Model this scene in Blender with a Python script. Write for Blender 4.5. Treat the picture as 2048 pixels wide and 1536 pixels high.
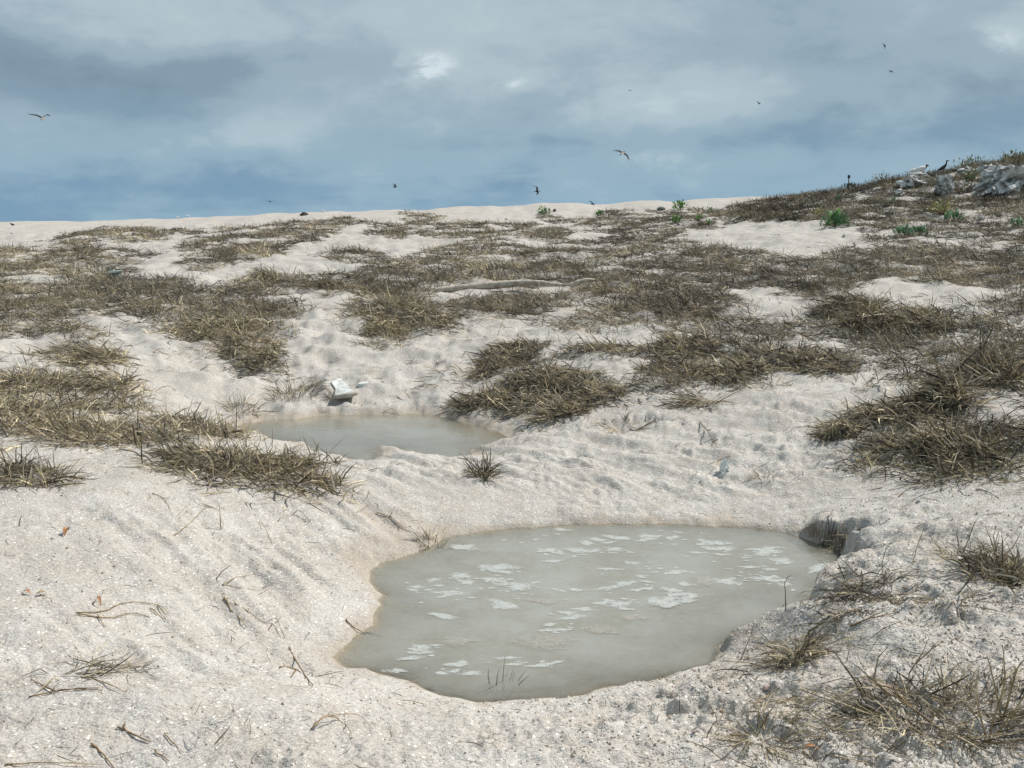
import bpy, bmesh, math, random
import numpy as np
from mathutils import Vector

for o in list(bpy.data.objects):
    bpy.data.objects.remove(o, do_unlink=True)
scene = bpy.context.scene
COL = scene.collection
rng = np.random.default_rng(7)
random.seed(7)
R = math.radians

# ------------------------------------------------------------------ camera
F = 2054.0                       # focal length in photo pixels (2048 wide)
CX, CY = 1024.0, 768.0
EYE = 1.9
HORIZON = 455.0
PITCH = math.atan((CY - HORIZON) / F)
cam_d = bpy.data.cameras.new("camera")
cam_d.sensor_width = 36.0
cam_d.lens = 36.0 * F / 2048.0
cam_d.clip_start = 0.05
cam_d.clip_end = 60000
cam = bpy.data.objects.new("camera", cam_d)
cam.location = (0, 0, EYE)
cam.rotation_euler = (math.pi / 2 - PITCH, 0, 0)
COL.objects.link(cam)
scene.camera = cam

# ------------------------------------------------------------------ exposure
vs = scene.view_settings
vs.view_transform = 'Standard'
vs.look = 'None'
vs.exposure = 0.0
vs.gamma = 1.0
vs.use_curve_mapping = False

# ------------------------------------------------------------------ sun
SUN_AZ = R(56)        # to the right of the view direction
SUN_EL = R(50)
sun_dir = Vector((math.sin(SUN_AZ) * math.cos(SUN_EL), math.cos(SUN_AZ) * math.cos(SUN_EL), math.sin(SUN_EL)))
sl = bpy.data.lights.new("sun", 'SUN')
sl.energy = 5.0
sl.angle = R(0.6)
sl.color = (1.0, 0.955, 0.88)
so = bpy.data.objects.new("sun", sl)
so.rotation_euler = (-sun_dir).to_track_quat('-Z', 'Y').to_euler()
COL.objects.link(so)


def pix_dir(px, py):
    """world direction through a photo pixel"""
    x = (np.asarray(px, float) - CX) / F
    v = (CY - np.asarray(py, float)) / F
    c, s = math.cos(PITCH), math.sin(PITCH)
    return x, c + v * s, -s + v * c


def to_pix(x, y, z):
    c, s = math.cos(PITCH), math.sin(PITCH)
    dz = z - EYE
    dep = y * c - dz * s
    up = y * s + dz * c
    dep = np.where(np.abs(dep) < 1e-4, 1e-4, dep)
    return CX + F * x / dep, CY - F * up / dep, dep


# ------------------------------------------------------------------ world
world = bpy.data.worlds.new("World")
scene.world = world
world.use_nodes = True
world.cycles.sampling_method = 'MANUAL'
world.cycles.sample_map_resolution = 512
wt = world.node_tree
wt.nodes.clear()


class NT:
    def __init__(self, tree):
        self.t = tree

    def node(self, kind, **kw):
        n = self.t.nodes.new(kind)
        for k, v in kw.items():
            setattr(n, k, v)
        return n

    def put(self, sock, v):
        if isinstance(v, bpy.types.NodeSocket):
            self.t.links.new(v, sock)
        else:
            sock.default_value = v

    def math(self, op, a, b=0.0, c=0.0, clamp=False):
        n = self.node('ShaderNodeMath', operation=op, use_clamp=clamp)
        self.put(n.inputs[0], a)
        self.put(n.inputs[1], b)
        self.put(n.inputs[2], c)
        return n.outputs[0]

    def noise(self, vec, scale, detail=4, rough=0.55, dist=0.0):
        n = self.node('ShaderNodeTexNoise')
        if vec is not None:
            self.put(n.inputs['Vector'], vec)
        self.put(n.inputs['Scale'], scale)
        self.put(n.inputs['Detail'], detail)
        self.put(n.inputs['Roughness'], rough)
        self.put(n.inputs['Distortion'], dist)
        return n.outputs['Fac']

    def voro(self, vec, scale, feature='F1', rand=1.0):
        n = self.node('ShaderNodeTexVoronoi', feature=feature)
        if vec is not None:
            self.put(n.inputs['Vector'], vec)
        self.put(n.inputs['Scale'], scale)
        self.put(n.inputs['Randomness'], rand)
        return n

    def mix(self, fac, a, b, mode='MIX'):
        n = self.node('ShaderNodeMix', data_type='RGBA', blend_type=mode)
        n.clamp_factor = True
        self.put(n.inputs[0], fac)
        for s, v in ((n.inputs[6], a), (n.inputs[7], b)):
            if isinstance(v, tuple) and len(v) == 3:
                v = v + (1.0,)
            self.put(s, v)
        return n.outputs[2]

    def ramp(self, v, lo, hi, a=0.0, b=1.0):
        n = self.node('ShaderNodeMapRange')
        n.clamp = True
        n.interpolation_type = 'SMOOTHSTEP'
        self.put(n.inputs[0], v)
        for i, q in enumerate((lo, hi, a, b)):
            n.inputs[i + 1].default_value = q
        return n.outputs[0]

    def xyz(self, x, y, z):
        n = self.node('ShaderNodeCombineXYZ')
        self.put(n.inputs[0], x)
        self.put(n.inputs[1], y)
        self.put(n.inputs[2], z)
        return n.outputs[0]


W = NT(wt)
wout = W.node('ShaderNodeOutputWorld')
bg = W.node('ShaderNodeBackground')
bg.inputs['Strength'].default_value = 0.1
sky = W.node('ShaderNodeTexSky', sky_type='NISHITA')
sky.sun_disc = False
sky.sun_elevation = SUN_EL
sky.sun_rotation = SUN_AZ
sky.dust_density = 1.0
sky.air_density = 1.0
tc = W.node('ShaderNodeTexCoord')
sep = W.node('ShaderNodeSeparateXYZ')
wt.links.new(tc.outputs['Generated'], sep.inputs[0])
dx, dy, dz = sep.outputs
az = W.math('ARCTAN2', dx, dy)
el = W.math('ARCSINE', dz)
den = W.math('ADD', W.math('MAXIMUM', dz, 0.0), 0.11)
pv = W.xyz(W.math('DIVIDE', dx, den), W.math('DIVIDE', dy, den), 0.0)
n_big = W.noise(pv, 0.62, 6, 0.56, 0.35)
n_mid = W.noise(pv, 2.2, 6, 0.6, 0.25)
pv2 = W.xyz(W.math('MULTIPLY', az, 1.0), W.math('MULTIPLY', el, 2.1), 0.3)
n_dir = W.noise(pv2, 5.2, 6, 0.54, 0.15)
n_hi = W.noise(pv2, 17.0, 6, 0.62, 0.5)


def blob(px, py, rx, ry, amp):
    """a cloud's soft brightness centred on a direction of the sky"""
    x, y, z = pix_dir(px, py)
    l = math.sqrt(x * x + y * y + z * z)
    a0 = math.atan2(x, y)
    e0 = math.asin(z / l)
    wob = W.math('MULTIPLY', W.math('SUBTRACT', n_dir if rx > 90 else n_hi, 0.5), 0.16 if rx > 90 else 0.07)
    u = W.math('DIVIDE', W.math('SUBTRACT', W.math('ADD', az, wob), a0), rx / F)
    v = W.math('DIVIDE', W.math('SUBTRACT', W.math('ADD', el, W.math('MULTIPLY', wob, 0.35)), e0), ry / F)
    q = W.math('ADD', W.math('MULTIPLY', u, u), W.math('MULTIPLY', v, v))
    g = W.math('MULTIPLY', W.math('EXPONENT', W.math('MULTIPLY', q, -1.0)), amp)
    if rx <= 90:
        g = W.math('MULTIPLY', g, W.ramp(n_hi, 0.25, 0.75, 0.1, 1.3))
    return g


tone = W.math('ADD', W.math('MULTIPLY', n_big, 0.22), W.math('MULTIPLY', n_dir, 0.95))
tone = W.math('ADD', tone, W.math('MULTIPLY', n_mid, 0.10))
tone = W.math('ADD', tone, W.math('MULTIPLY', n_hi, 0.32))
tone = W.math('SUBTRACT', tone, 0.265)
for b in ((280, 170, 320, 66, -0.24), (40, 120, 240, 60, -0.14), (300, 20, 500, 70, 0.20), (560, 245, 130, 45, 0.26),
          (862, 128, 52, 26, 0.46), (1050, 160, 40, 14, 0.22), (250, 375, 560, 75, -0.17), (1000, 330, 500, 35, 0.08),
          (1330, 320, 70, 22, 0.16), (1750, 268, 430, 38, -0.17), (1650, 110, 500, 60, 0.10), (2020, 75, 60, 34, 0.28),
          (1000, 60, 500, 60, 0.08), (1450, 380, 500, 30, 0.05), (1480, 195, 130, 40, 0.09), (760, 200, 130, 40, 0.05),
          (1230, 190, 60, 50, 0.06), (1000, 290, 350, 16, -0.07)):
    tone = W.math('ADD', tone, blob(*b))
cr = W.node('ShaderNodeValToRGB')
cr.color_ramp.interpolation = 'EASE'
els = cr.color_ramp.elements
els[0].position = 0.0
els[0].color = (0.14, 0.265, 0.38, 1)
els[1].position = 1.0
els[1].color = (0.63, 0.74, 0.79, 1)
for p, c in ((0.28, (0.205, 0.345, 0.475, 1)), (0.5, (0.30, 0.445, 0.555, 1)), (0.72, (0.41, 0.545, 0.62, 1))):
    e = els.new(p)
    e.color = c
wt.links.new(tone, cr.inputs[0])
bw = W.node('ShaderNodeRGBToBW')
wt.links.new(cr.outputs[0], bw.inputs[0])
gry = W.node('ShaderNodeVectorMath', operation='SCALE')
gry.inputs[0].default_value = (0.90, 1.01, 1.09)
wt.links.new(bw.outputs[0], gry.inputs[3])
cloudc = W.mix(W.ramp(el, 0.02, 0.15, 0.0, 0.42), cr.outputs[0], gry.outputs[0])
cl = W.node('ShaderNodeVectorMath', operation='SCALE')
wt.links.new(cloudc, cl.inputs[0])
cl.inputs[3].default_value = 10.0
cover = W.math('SUBTRACT', 1.0, W.math('MULTIPLY', W.ramp(el, 0.32, 0.75), W.ramp(n_big, 0.54, 0.38)))
wcol = W.mix(cover, sky.outputs[0], cl.outputs[0])
wt.links.new(wcol, bg.inputs['Color'])
wt.links.new(bg.outputs[0], wout.inputs[0])


# ------------------------------------------------------------------ noise
def _h(ix, iy, s):
    n = (ix.astype(np.int64) * 374761393 + iy.astype(np.int64) * 668265263 + s * 974634577) & 0x7fffffff
    n = ((n ^ (n >> 13)) * 1274126177) & 0x7fffffff
    n = (n ^ (n >> 16)) & 0xffff
    return n.astype(np.float64) * (2 * math.pi / 65536.0)


def perlin(x, y, s=0):
    x = np.asarray(x, float)
    y = np.asarray(y, float)
    x0 = np.floor(x)
    y0 = np.floor(y)
    fx = x - x0
    fy = y - y0
    u = fx * fx * fx * (fx * (fx * 6 - 15) + 10)
    v = fy * fy * fy * (fy * (fy * 6 - 15) + 10)

    def g(i, j):
        a = _h(x0 + i, y0 + j, s)
        return np.cos(a) * (fx - i) + np.sin(a) * (fy - j)
    a = g(0, 0) * (1 - u) + g(1, 0) * u
    b = g(0, 1) * (1 - u) + g(1, 1) * u
    return (a * (1 - v) + b * v) * 1.5


def fbm(x, y, s=0, oct=4, gain=0.5, lac=2.03):
    t = 0
    a = 1.0
    for i in range(oct):
        t = t + a * perlin(x, y, s + i * 17)
        x = x * lac + 5.3
        y = y * lac - 3.1
        a *= gain
    return t


def sstep(a, b, x):
    t = np.clip((x - a) / (b - a), 0, 1)
    return t * t * (3 - 2 * t)


# ------------------------------------------------------------------ ponds
def plane_pts(pts, z=0.0):
    out = []
    for px, py in pts:
        x, y, dzz = pix_dir(px, py)
        t = (z - EYE) / dzz
        out.append((float(x * t), float(y * t)))
    return np.array(out)


POND1 = plane_pts([(662, 1332), (700, 1290), (738, 1250), (757, 1205), (750, 1185), (735, 1160), (745, 1135), (800, 1117), (840, 1102),
                   (872, 1086), (900, 1075), (960, 1062), (1050, 1055), (1150, 1050), (1300, 1047), (1450, 1049), (1540, 1058), (1590, 1072),
                   (1630, 1087), (1690, 1108), (1726, 1130), (1690, 1165), (1642, 1190), (1606, 1218), (1600, 1250), (1555, 1262), (1500, 1270),
                   (1462, 1285), (1440, 1315), (1390, 1345), (1310, 1362), (1220, 1375), (1130, 1395), (1050, 1400), (1000, 1404), (920, 1400),
                   (860, 1390), (825, 1372), (780, 1362), (730, 1342)])
POND2 = plane_pts([(462, 853), (515, 841), (600, 838), (640, 831), (700, 828), (780, 828), (870, 829), (905, 838), (950, 850), (1005, 862),
                   (1040, 883), (980, 891), (950, 897), (930, 917), (900, 920), (835, 914), (795, 895), (765, 895), (742, 905), (765, 917),
                   (745, 932), (712, 932), (690, 917), (640, 907), (600, 887), (540, 881), (500, 871)])


def smooth_poly(p, n=2):
    for _ in range(n):
        q = np.roll(p, -1, axis=0)
        p = np.stack([0.75 * p + 0.25 * q, 0.25 * p + 0.75 * q], 1).reshape(-1, 2)
    return p


POND1 = smooth_poly(POND1)
POND2 = smooth_poly(POND2)


def sdf(poly, x, y):
    """signed distance, negative inside"""
    x = np.asarray(x, float)
    y = np.asarray(y, float)
    d2 = np.full(x.shape, 1e9)
    ins = np.zeros(x.shape, bool)
    n = len(poly)
    for i in range(n):
        ax, ay = poly[i]
        bx, by = poly[(i + 1) % n]
        ex, ey = bx - ax, by - ay
        t = np.clip(((x - ax) * ex + (y - ay) * ey) / (ex * ex + ey * ey + 1e-12), 0, 1)
        d2 = np.minimum(d2, (x - ax - t * ex) ** 2 + (y - ay - t * ey) ** 2)
        c = ((ay > y) != (by > y)) & (x < (bx - ax) * (y - ay) / (by - ay + 1e-15) + ax)
        ins ^= c
    return np.where(ins, -1, 1) * np.sqrt(d2)


def inpoly(poly, x, y):
    ins = np.zeros(x.shape, bool)
    n = len(poly)
    for i in range(n):
        ax, ay = poly[i]
        bx, by = poly[(i + 1) % n]
        ins ^= ((ay > y) != (by > y)) & (x < (bx - ax) * (y - ay) / (by - ay + 1e-15) + ax)
    return ins


# ------------------------------------------------------------------ terrain
# columns: bearing (photo column) -> (distance, height) down that bearing
COLS = [
    (-3000, [(0.1, .32), (4, .4), (8, .5), (16, .8), (30, 1.2), (45, 1.5), (58, 1.8), (75, .5), (110, -2), (400, -8)]),
    (-500, [(0.1, .3), (3, .34), (5.5, .45), (8, .45), (12, .55), (18, .7), (32, 1.2), (44, 1.5), (57, 2.0), (72, .6), (110, -2), (400, -8)]),
    (100, [(0.1, .28), (2.9, .30), (4.2, .36), (5.5, .42), (6.3, .43), (8, .38), (12, .50), (18, .63), (25, .9), (33, 1.22), (41, 1.50), (50, 1.85), (58, 2.49), (72, 1), (110, -2), (400, -8)]),
    (320, [(0.1, .28), (2.9, .29), (4.2, .36), (5.4, .42), (6.2, .43), (7.2, .34), (8.4, .28), (10, .26), (12, .40), (14.5, .56), (22, .84), (34, 1.36), (44, 1.75), (52, 2.0), (59, 2.71), (72, 1), (110, -2), (400, -8)]),
    (520, [(0.1, .28), (2.9, .29), (3.7, .33), (5.3, .40), (6.1, .40), (7.0, .28), (7.8, .18), (8.6, .10), (10.4, .10), (11.7, .24), (14, .55), (22, .90), (35, 1.46), (44, 1.85), (52, 2.1), (60, 2.94), (72, 1), (110, -2), (400, -8)]),
    (800, [(0.1, .28), (2.9, .25), (3.6, .21), (6.3, .25), (6.9, .20), (7.6, .12), (8.6, .12), (10.4, .12), (11.5, .22), (13, .42), (15, .60), (20, .80), (28, 1.14), (36, 1.55), (46, 2.05), (53, 2.4), (60, 3.36), (72, 1), (110, -2), (400, -8)]),
    (1024, [(0.1, .28), (2.9, .25), (3.6, .20), (6.4, .16), (7.0, .14), (7.8, .11), (8.6, .12), (10.2, .14), (11, .28), (12.5, .48), (16, .66), (20, .78), (28, 1.12), (36, 1.56), (46, 2.12), (53, 2.5), (60, 3.62), (72, 1), (110, -2), (400, -8)]),
    (1300, [(0.1, .28), (2.9, .27), (3.4, .25), (6.4, .13), (6.9, .12), (8.0, .14), (9, .22), (9.8, .30), (12, .50), (17, .70), (22, .95), (28, 1.27), (36, 1.62), (43, 2.0), (52, 2.6), (60, 3.88), (72, 1), (110, -2), (400, -8)]),
    (1600, [(0.1, .28), (2.9, .30), (3.4, .31), (4.5, .25), (5.4, .14), (6.2, .10), (6.9, .14), (7.8, .26), (9, .41), (11.3, .58), (16, .78), (20, .98), (25, 1.33), (32, 1.75), (38, 2.32), (44, 2.95), (50, 3.1), (60, 4.10), (72, 1), (110, -2), (400, -8)]),
    (1700, [(0.1, .28), (2.9, .31), (3.8, .33), (5.0, .19), (6.0, .13), (6.8, .18), (7.8, .34), (9, .46), (11.3, .63), (16, .83), (20, 1.04), (25, 1.40), (32, 1.9), (38, 2.6), (42, 3.2), (46, 3.95), (51, 3.5), (60, 3.3), (72, 1), (110, -2), (400, -8)]),
    (1900, [(0.1, .28), (2.9, .30), (3.8, .35), (5.4, .28), (6.4, .30), (7.7, .45), (10.5, .69), (15, .86), (19, 1.05), (24, 1.40), (29, 1.85), (33, 2.2), (38, 3.0), (42, 3.66), (47, 4.75), (52, 4.4), (60, 3.3), (75, 1), (110, -2), (400, -8)]),
    (2060, [(0.1, .28), (2.9, .30), (3.8, .38), (5.6, .42), (7.5, .54), (10.5, .73), (15, .92), (19, 1.15), (24, 1.5), (29, 2.0), (33, 2.5), (38, 3.4), (42, 4.2), (48, 5.40), (53, 5.0), (60, 3.6), (75, 1), (110, -2), (400, -8)]),
    (2600, [(0.1, .28), (2.9, .32), (5.6, .5), (10.5, .85), (15, 1.1), (24, 1.9), (33, 3.2), (42, 5.4), (49, 6.2), (55, 5.6), (75, 1.5), (110, -2), (400, -8)]),
    (5000, [(0.1, .3), (5.6, .5), (10.5, .9), (24, 1.8), (42, 3.4), (60, 2.5), (110, -2), (400, -8)]),
]
_LD = np.linspace(math.log(0.1), math.log(420), 420)
_TAB = np.array([np.interp(_LD, [math.log(d) for d, z in c[1]], [z for d, z in c[1]]) for c in COLS])
_k = np.exp(-0.5 * (np.arange(-7, 8) / 3.0) ** 2)
_k /= _k.sum()
_TAB = np.array([np.convolve(np.pad(r, 7, mode='edge'), _k, mode='valid') for r in _TAB])
_AZC = np.array([math.atan((c[0] - CX) / F) for c in COLS])
_AF = np.linspace(-1.25, 1.25, 600)
_T2 = np.empty((600, 420))
for j in range(420):
    _T2[:, j] = np.interp(_AF, _AZC, _TAB[:, j])
_k2 = np.exp(-0.5 * (np.arange(-15, 16) / 7.0) ** 2)
_k2 /= _k2.sum()
_T2 = np.apply_along_axis(lambda r: np.convolve(np.pad(r, 15, mode='edge'), _k2, mode='valid'), 0, _T2)


def base_h(x, y):
    r = np.sqrt(x * x + y * y) + 1e-6
    a = np.arctan2(x, y)
    a = np.where(np.abs(a) > math.pi / 2, np.sign(a) * math.pi - a, a)
    a = np.clip(a, -1.249, 1.249)
    # rows are given as forward distance
    d = np.clip(r * np.cos(a), 0.1, 415)
    d = np.where(np.abs(a) > 1.2, np.clip(r * 0.36, 0.1, 415), d)
    fi = (a + 1.25) / 2.5 * 599
    fj = (np.log(d) - _LD[0]) / (_LD[-1] - _LD[0]) * 419
    i = np.clip(np.floor(fi).astype(int), 0, 598)
    j = np.clip(np.floor(fj).astype(int), 0, 418)
    u = fi - i
    v = fj - j
    return (_T2[i, j] * (1 - u) + _T2[i + 1, j] * u) * (1 - v) + (_T2[i, j + 1] * (1 - u) + _T2[i + 1, j + 1] * u) * v


def smin(a, b, k):
    h = np.clip(0.5 + 0.5 * (b - a) / k, 0, 1)
    return b * (1 - h) + a * h - k * h * (1 - h)


C1 = POND1.mean(0)
C2 = POND2.mean(0)
_ta, _tb = plane_pts([(960, 880), (1250, 962)], 0.1)
_tl = math.hypot(*(_tb - _ta))
TRK = (_ta[0], _ta[1], (_tb - _ta)[0] / _tl, (_tb - _ta)[1] / _tl, 0.0)
TRK = TRK[:4] + (TRK[0] * TRK[2] + TRK[1] * TRK[3],)
GULLY = [tuple(a_) + tuple(b_) for a_, b_ in (plane_pts([(950, 690), (790, 800)], 0.35), plane_pts([(380, 680), (520, 800)], 0.35), plane_pts([(650, 640), (680, 780)], 0.4))]
PITS = []     # (x, y, radius, depth, scarp azimuth)


def terr(x, y, fine=True):
    x = np.asarray(x, float)
    y = np.asarray(y, float)
    shp = x.shape
    x = x.ravel()
    y = y.ravel()
    h = base_h(x, y)
    r = np.sqrt(x * x + y * y)
    far = sstep(8, 14, r)
    # dune lumps
    lump = fbm(x * 0.55, y * 0.55, 3, 3) * 0.07 * (0.15 + 0.85 * far) + fbm(x * 0.16, y * 0.16, 9, 2) * 0.16 * sstep(14, 30, r)
    lump += fbm(x * 1.5, y * 1.5, 23, 3) * (0.022 + 0.05 * far) * (1 - sstep(50, 56, r) * 0.85)
    crest = sstep(48, 56, r)
    lump *= (1 - 0.8 * crest * (1 - sstep(0.42, 0.55, np.arctan2(x, np.maximum(y, .01)))))
    lump += crest * (fbm(x * 0.28, y * 0.05, 51, 3, 0.55) * 0.14)
    h = h + lump
    # turtle-pit banks around the ponds
    near = r < 16
    if near.any():
        xn, yn, hn = x[near], y[near], h[near]
        wob = fbm(xn * 3.2, yn * 3.2, 31, 3) * 0.035 + fbm(xn * 9, yn * 9, 37, 2) * 0.012
        aw = np.arctan2(xn - C1[0], yn - C1[1])
        lip = sstep(0.88, 1.0, aw) * (1 - sstep(1.6, 1.85, aw))
        s1 = sdf(POND1, xn, yn) + wob * (1 + 0.9 * lip)
        s2 = sdf(POND2, xn, yn) + wob * 1.6
        a1 = np.arctan2(xn - C1[0], yn - C1[1])      # 0 = away from the camera, + = right
        right = sstep(1.5, 1.8, a1) * (1 - sstep(2.15, 2.5, a1))
        front = sstep(2.3, 2.8, np.abs(a1))
        back = 1 - sstep(0.6, 1.1, np.abs(a1))
        left = sstep(-2.6, -2.2, a1) * (1 - sstep(-0.9, -0.5, a1))
        slope = 0.40 + 0.35 * right - 0.08 * front - 0.17 * back - 0.10 * lip - 0.08 * left
        out1 = np.maximum(s1, 0)
        b1 = out1 * slope
        # small scarp cut by the water at the back and the right
        b1 = b1 + sstep(0.0, 0.035, s1) * (0.012 + 0.06 * right + 0.14 * lip * (0.45 + 0.55 * sstep(-0.35, 0.2, fbm(xn * 3.5, yn * 3.5, 95, 3))))
        b1 = b1 + (fbm(xn * 3.1, yn * 3.1, 97, 3) * 0.03 + fbm(xn * 8, yn * 8, 99, 2) * 0.022) * right * sstep(0.02, 0.25, s1)
        b1 = b1 + lip * 1.3 * np.maximum(s1 - 0.07, 0)
        # furrows that run down the left bank
        ang = xn * 0.62 + yn * 0.42
        fur = (0.35 + 0.9 * sstep(-0.2, 0.4, fbm(xn * 0.9, yn * 0.9, 65, 2))) * fbm(xn * 1.1 * 0.8 + yn * 5.0 * 0.62 + xn * 2.4, yn * 0.9, 61, 3) * 0.042
        b1 = b1 + fur * sstep(0.05, 0.4, s1) * left
        b2 = np.maximum(s2, 0) * 0.30 + sstep(0, 0.06, s2) * 0.02
        in1 = -0.02 - 0.17 * (1 - np.exp(-np.maximum(-s1, 0) * 2.2))
        in2 = -0.015 - 0.10 * (1 - np.exp(-np.maximum(-s2, 0) * 2.0))
        hn = smin(hn, b1, 0.10 - 0.06 * lip)
        hn = smin(hn, b2, 0.10)
        hn = np.where(s1 > 0, np.where(s2 > 0, np.maximum(hn, 0.012 * sstep(0, 0.02, np.minimum(s1, s2))), hn), hn)
        t1 = sstep(-0.05, 0.0, s1)
        t2 = sstep(-0.05, 0.0, s2)
        hn = np.where(s1 < 0, in1 * (1 - t1) + 0.0 * t1, hn)
        hn = np.where(s2 < 0, in2 * (1 - t2) + 0.0 * t2, hn)
        # sand texture at hand size: smoother on the left, churned at the right and in front
        dry = sstep(-0.02, 0.12, np.minimum(s1, s2))
        rough = 0.32 + 0.62 * sstep(-0.3, 0.9, xn) * (1 - sstep(4.6, 6.0, yn) * 0.6) + 0.30 * (1 - sstep(2.9, 3.7, yn)) \
            + 0.35 * sstep(6.6, 7.4, yn)
        rough = rough * (0.6 + 0.8 * sstep(-0.3, 0.4, fbm(xn * 1.3, yn * 1.3, 71, 2)))
        nf = 1 - sstep(9, 16, r[near])
        hn += dry * rough * fbm(xn * 3.6, yn * 3.6, 81, 3) * 0.028
        if fine:
            rid = np.abs(fbm(xn * 7.5, yn * 7.5, 83, 3))
            hn += dry * rough * nf * ((rid - 0.25) * 0.022 + fbm(xn * 24, yn * 24, 87, 3) * 0.0085)
        # grooves that run down the gully behind the far pool
        for (gx0, gy0, gx1, gy1) in GULLY:
            gl_ = math.hypot(gx1 - gx0, gy1 - gy0)
            cu_, su_ = (gx1 - gx0) / gl_, (gy1 - gy0) / gl_
            gu = (xn - gx0) * cu_ + (yn - gy0) * su_
            gv_ = -(xn - gx0) * su_ + (yn - gy0) * cu_
            gm = np.exp(-(gv_ / 0.75) ** 2) * sstep(-0.5, 0.4, gu) * (1 - sstep(gl_ - 0.2, gl_ + 0.5, gu)) * dry
            hn += gm * (fbm(gu * 0.5, gv_ * 2.6, 109, 2) * 0.03 + fbm(xn * 2.2, yn * 1.6, 113, 3) * 0.05)
        # drag marks and a half-buried runner between the pools
        tu = (xn * TRK[2] + yn * TRK[3])
        tv = (-xn * TRK[3] + yn * TRK[2])
        iw = sstep(6.7, 7.0, yn) * (1 - sstep(8.6, 9.4, yn)) * sstep(-1.6, -0.8, xn) * dry
        hn += iw * fbm(tu * 0.8, tv * 5.5, 105, 3) * 0.032
        dd = np.abs(tv - (-TRK[0] * TRK[3] + TRK[1] * TRK[2]) - 0.05 * np.sin(tu * 2.2))
        hn += iw * 0.022 * np.exp(-(dd / 0.022) ** 2) * sstep(-0.5, -0.2, tu - TRK[4]) * (1 - sstep(1.5, 1.9, tu - TRK[4]))
        for (qx, qy, qr, qd, qa) in PITS:
            ex, ey = xn - qx, yn - qy
            ca, sa = math.cos(qa), math.sin(qa)
            ux, uy = (ex * ca + ey * sa) / qr, (-ex * sa + ey * ca) / qr
            q = ux * ux + uy * uy * 1.3 + fbm(xn * 8, yn * 8, 91, 3, 0.55) * 0.32
            wall = sstep(-1.0, -0.62, -ux) if False else 1.0
            prof = (1 - sstep(0.45, 1.0, q)) * (0.35 + 0.65 * sstep(-0.9, 0.5, ux))
            hn = hn - qd * prof * wall
            hn = hn + qd * 0.35 * np.exp(-((ux - 1.25) ** 2 + uy * uy) * 2.2)
        h[near] = hn
    return h.reshape(shp)


def ray(px, py, tmin=1.8, tmax=75):
    """where the sight line of a photo pixel meets the ground"""
    x, y, z = [float(v) for v in pix_dir(px, py)]
    t = np.exp(np.linspace(math.log(tmin), math.log(tmax), 1400))
    g = terr(x * t, y * t)
    below = (EYE + z * t) < g
    if not below.any():
        i = int(np.argmin((EYE + z * t) - g))
        return Vector((x * t[i], y * t[i], float(g[i])))
    i = int(np.argmax(below))
    if i == 0:
        tt = t[0]
    else:
        a = (EYE + z * t[i - 1]) - g[i - 1]
        b = (EYE + z * t[i]) - g[i]
        tt = t[i - 1] + (t[i] - t[i - 1]) * a / (a - b + 1e-9)
    return Vector((x * tt, y * tt, float(terr(np.array([x * tt]), np.array([y * tt]))[0])))


def at_dist(px, py, d):
    """point on a pixel's sight line at forward distance d"""
    x, y, z = [float(v) for v in pix_dir(px, py)]
    t = d / y
    return Vector((x * t, d, EYE + z * t))


for (px, py, qr, qd, qa) in ((285, 1052, .10, .022, 0.6),
                             (1270, 845, .30, .07, 0.4), (1800, 1195, .20, .035, 0.5), (1840, 1235, .14, .03, 0.5),
                             (1400, 1430, .26, .045, 0.95), (1540, 1400, .20, .04, 0.8), (1300, 1390, .14, .03, 0.9), (1640, 1500, .22, .03, 0.8)):
    p = ray(px, py)
    PITS.append((p.x, p.y, qr, qd, qa))


# ------------------------------------------------------------------ mesh helpers
def new_mesh(name, co, quads=None, tris=None, mat=None, smooth=False, cols=None, attrs=None):
    co = np.asarray(co, np.float32).reshape(-1, 3)
    me = bpy.data.meshes.new(name)
    me.vertices.add(len(co))
    me.vertices.foreach_set('co', co.ravel())
    nq = 0 if quads is None else len(quads)
    nt = 0 if tris is None else len(tris)
    parts = []
    if nq:
        parts.append(np.asarray(quads, np.int32).ravel())
    if nt:
        parts.append(np.asarray(tris, np.int32).ravel())
    li = np.concatenate(parts)
    me.loops.add(len(li))
    me.loops.foreach_set('vertex_index', li)
    me.polygons.add(nq + nt)
    st = np.concatenate([np.arange(nq) * 4, nq * 4 + np.arange(nt) * 3]).astype(np.int32)
    me.polygons.foreach_set('loop_start', st)
    me.polygons.foreach_set('use_smooth', np.full(nq + nt, smooth))
    if cols is not None:
        a = me.color_attributes.new('Col', 'FLOAT_COLOR', 'POINT')
        c4 = np.ones((len(co), 4), np.float32)
        c4[:, :3] = cols
        a.data.foreach_set('color', c4.ravel())
    if attrs:
        for k, v in attrs.items():
            a = me.attributes.new(k, 'FLOAT', 'POINT')
            a.data.foreach_set('value', np.asarray(v, np.float32))
    me.update(calc_edges=True)
    me.validate()
    if mat:
        me.materials.append(mat)
    return me


def link(name, me, parent=None, loc=None):
    o = bpy.data.objects.new(name, me)
    COL.objects.link(o)
    if parent is not None:
        o.parent = parent
    if loc is not None:
        o.location = loc
    return o


def tag(o, label=None, cat=None, group=None, kind=None):
    if label:
        o['label'] = label
    if cat:
        o['category'] = cat
    if group:
        o['group'] = group
    if kind:
        o['kind'] = kind
    return o


def empty(name, loc):
    o = bpy.data.objects.new(name, None)
    o.empty_display_size = 0.1
    o.location = loc
    COL.objects.link(o)
    return o


def recentre(me, org):
    n = len(me.vertices)
    co = np.empty(n * 3, np.float32)
    me.vertices.foreach_get('co', co)
    co = co.reshape(-1, 3) - np.array(org, np.float32)
    me.vertices.foreach_set('co', co.ravel())
    me.update()
    return me


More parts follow.
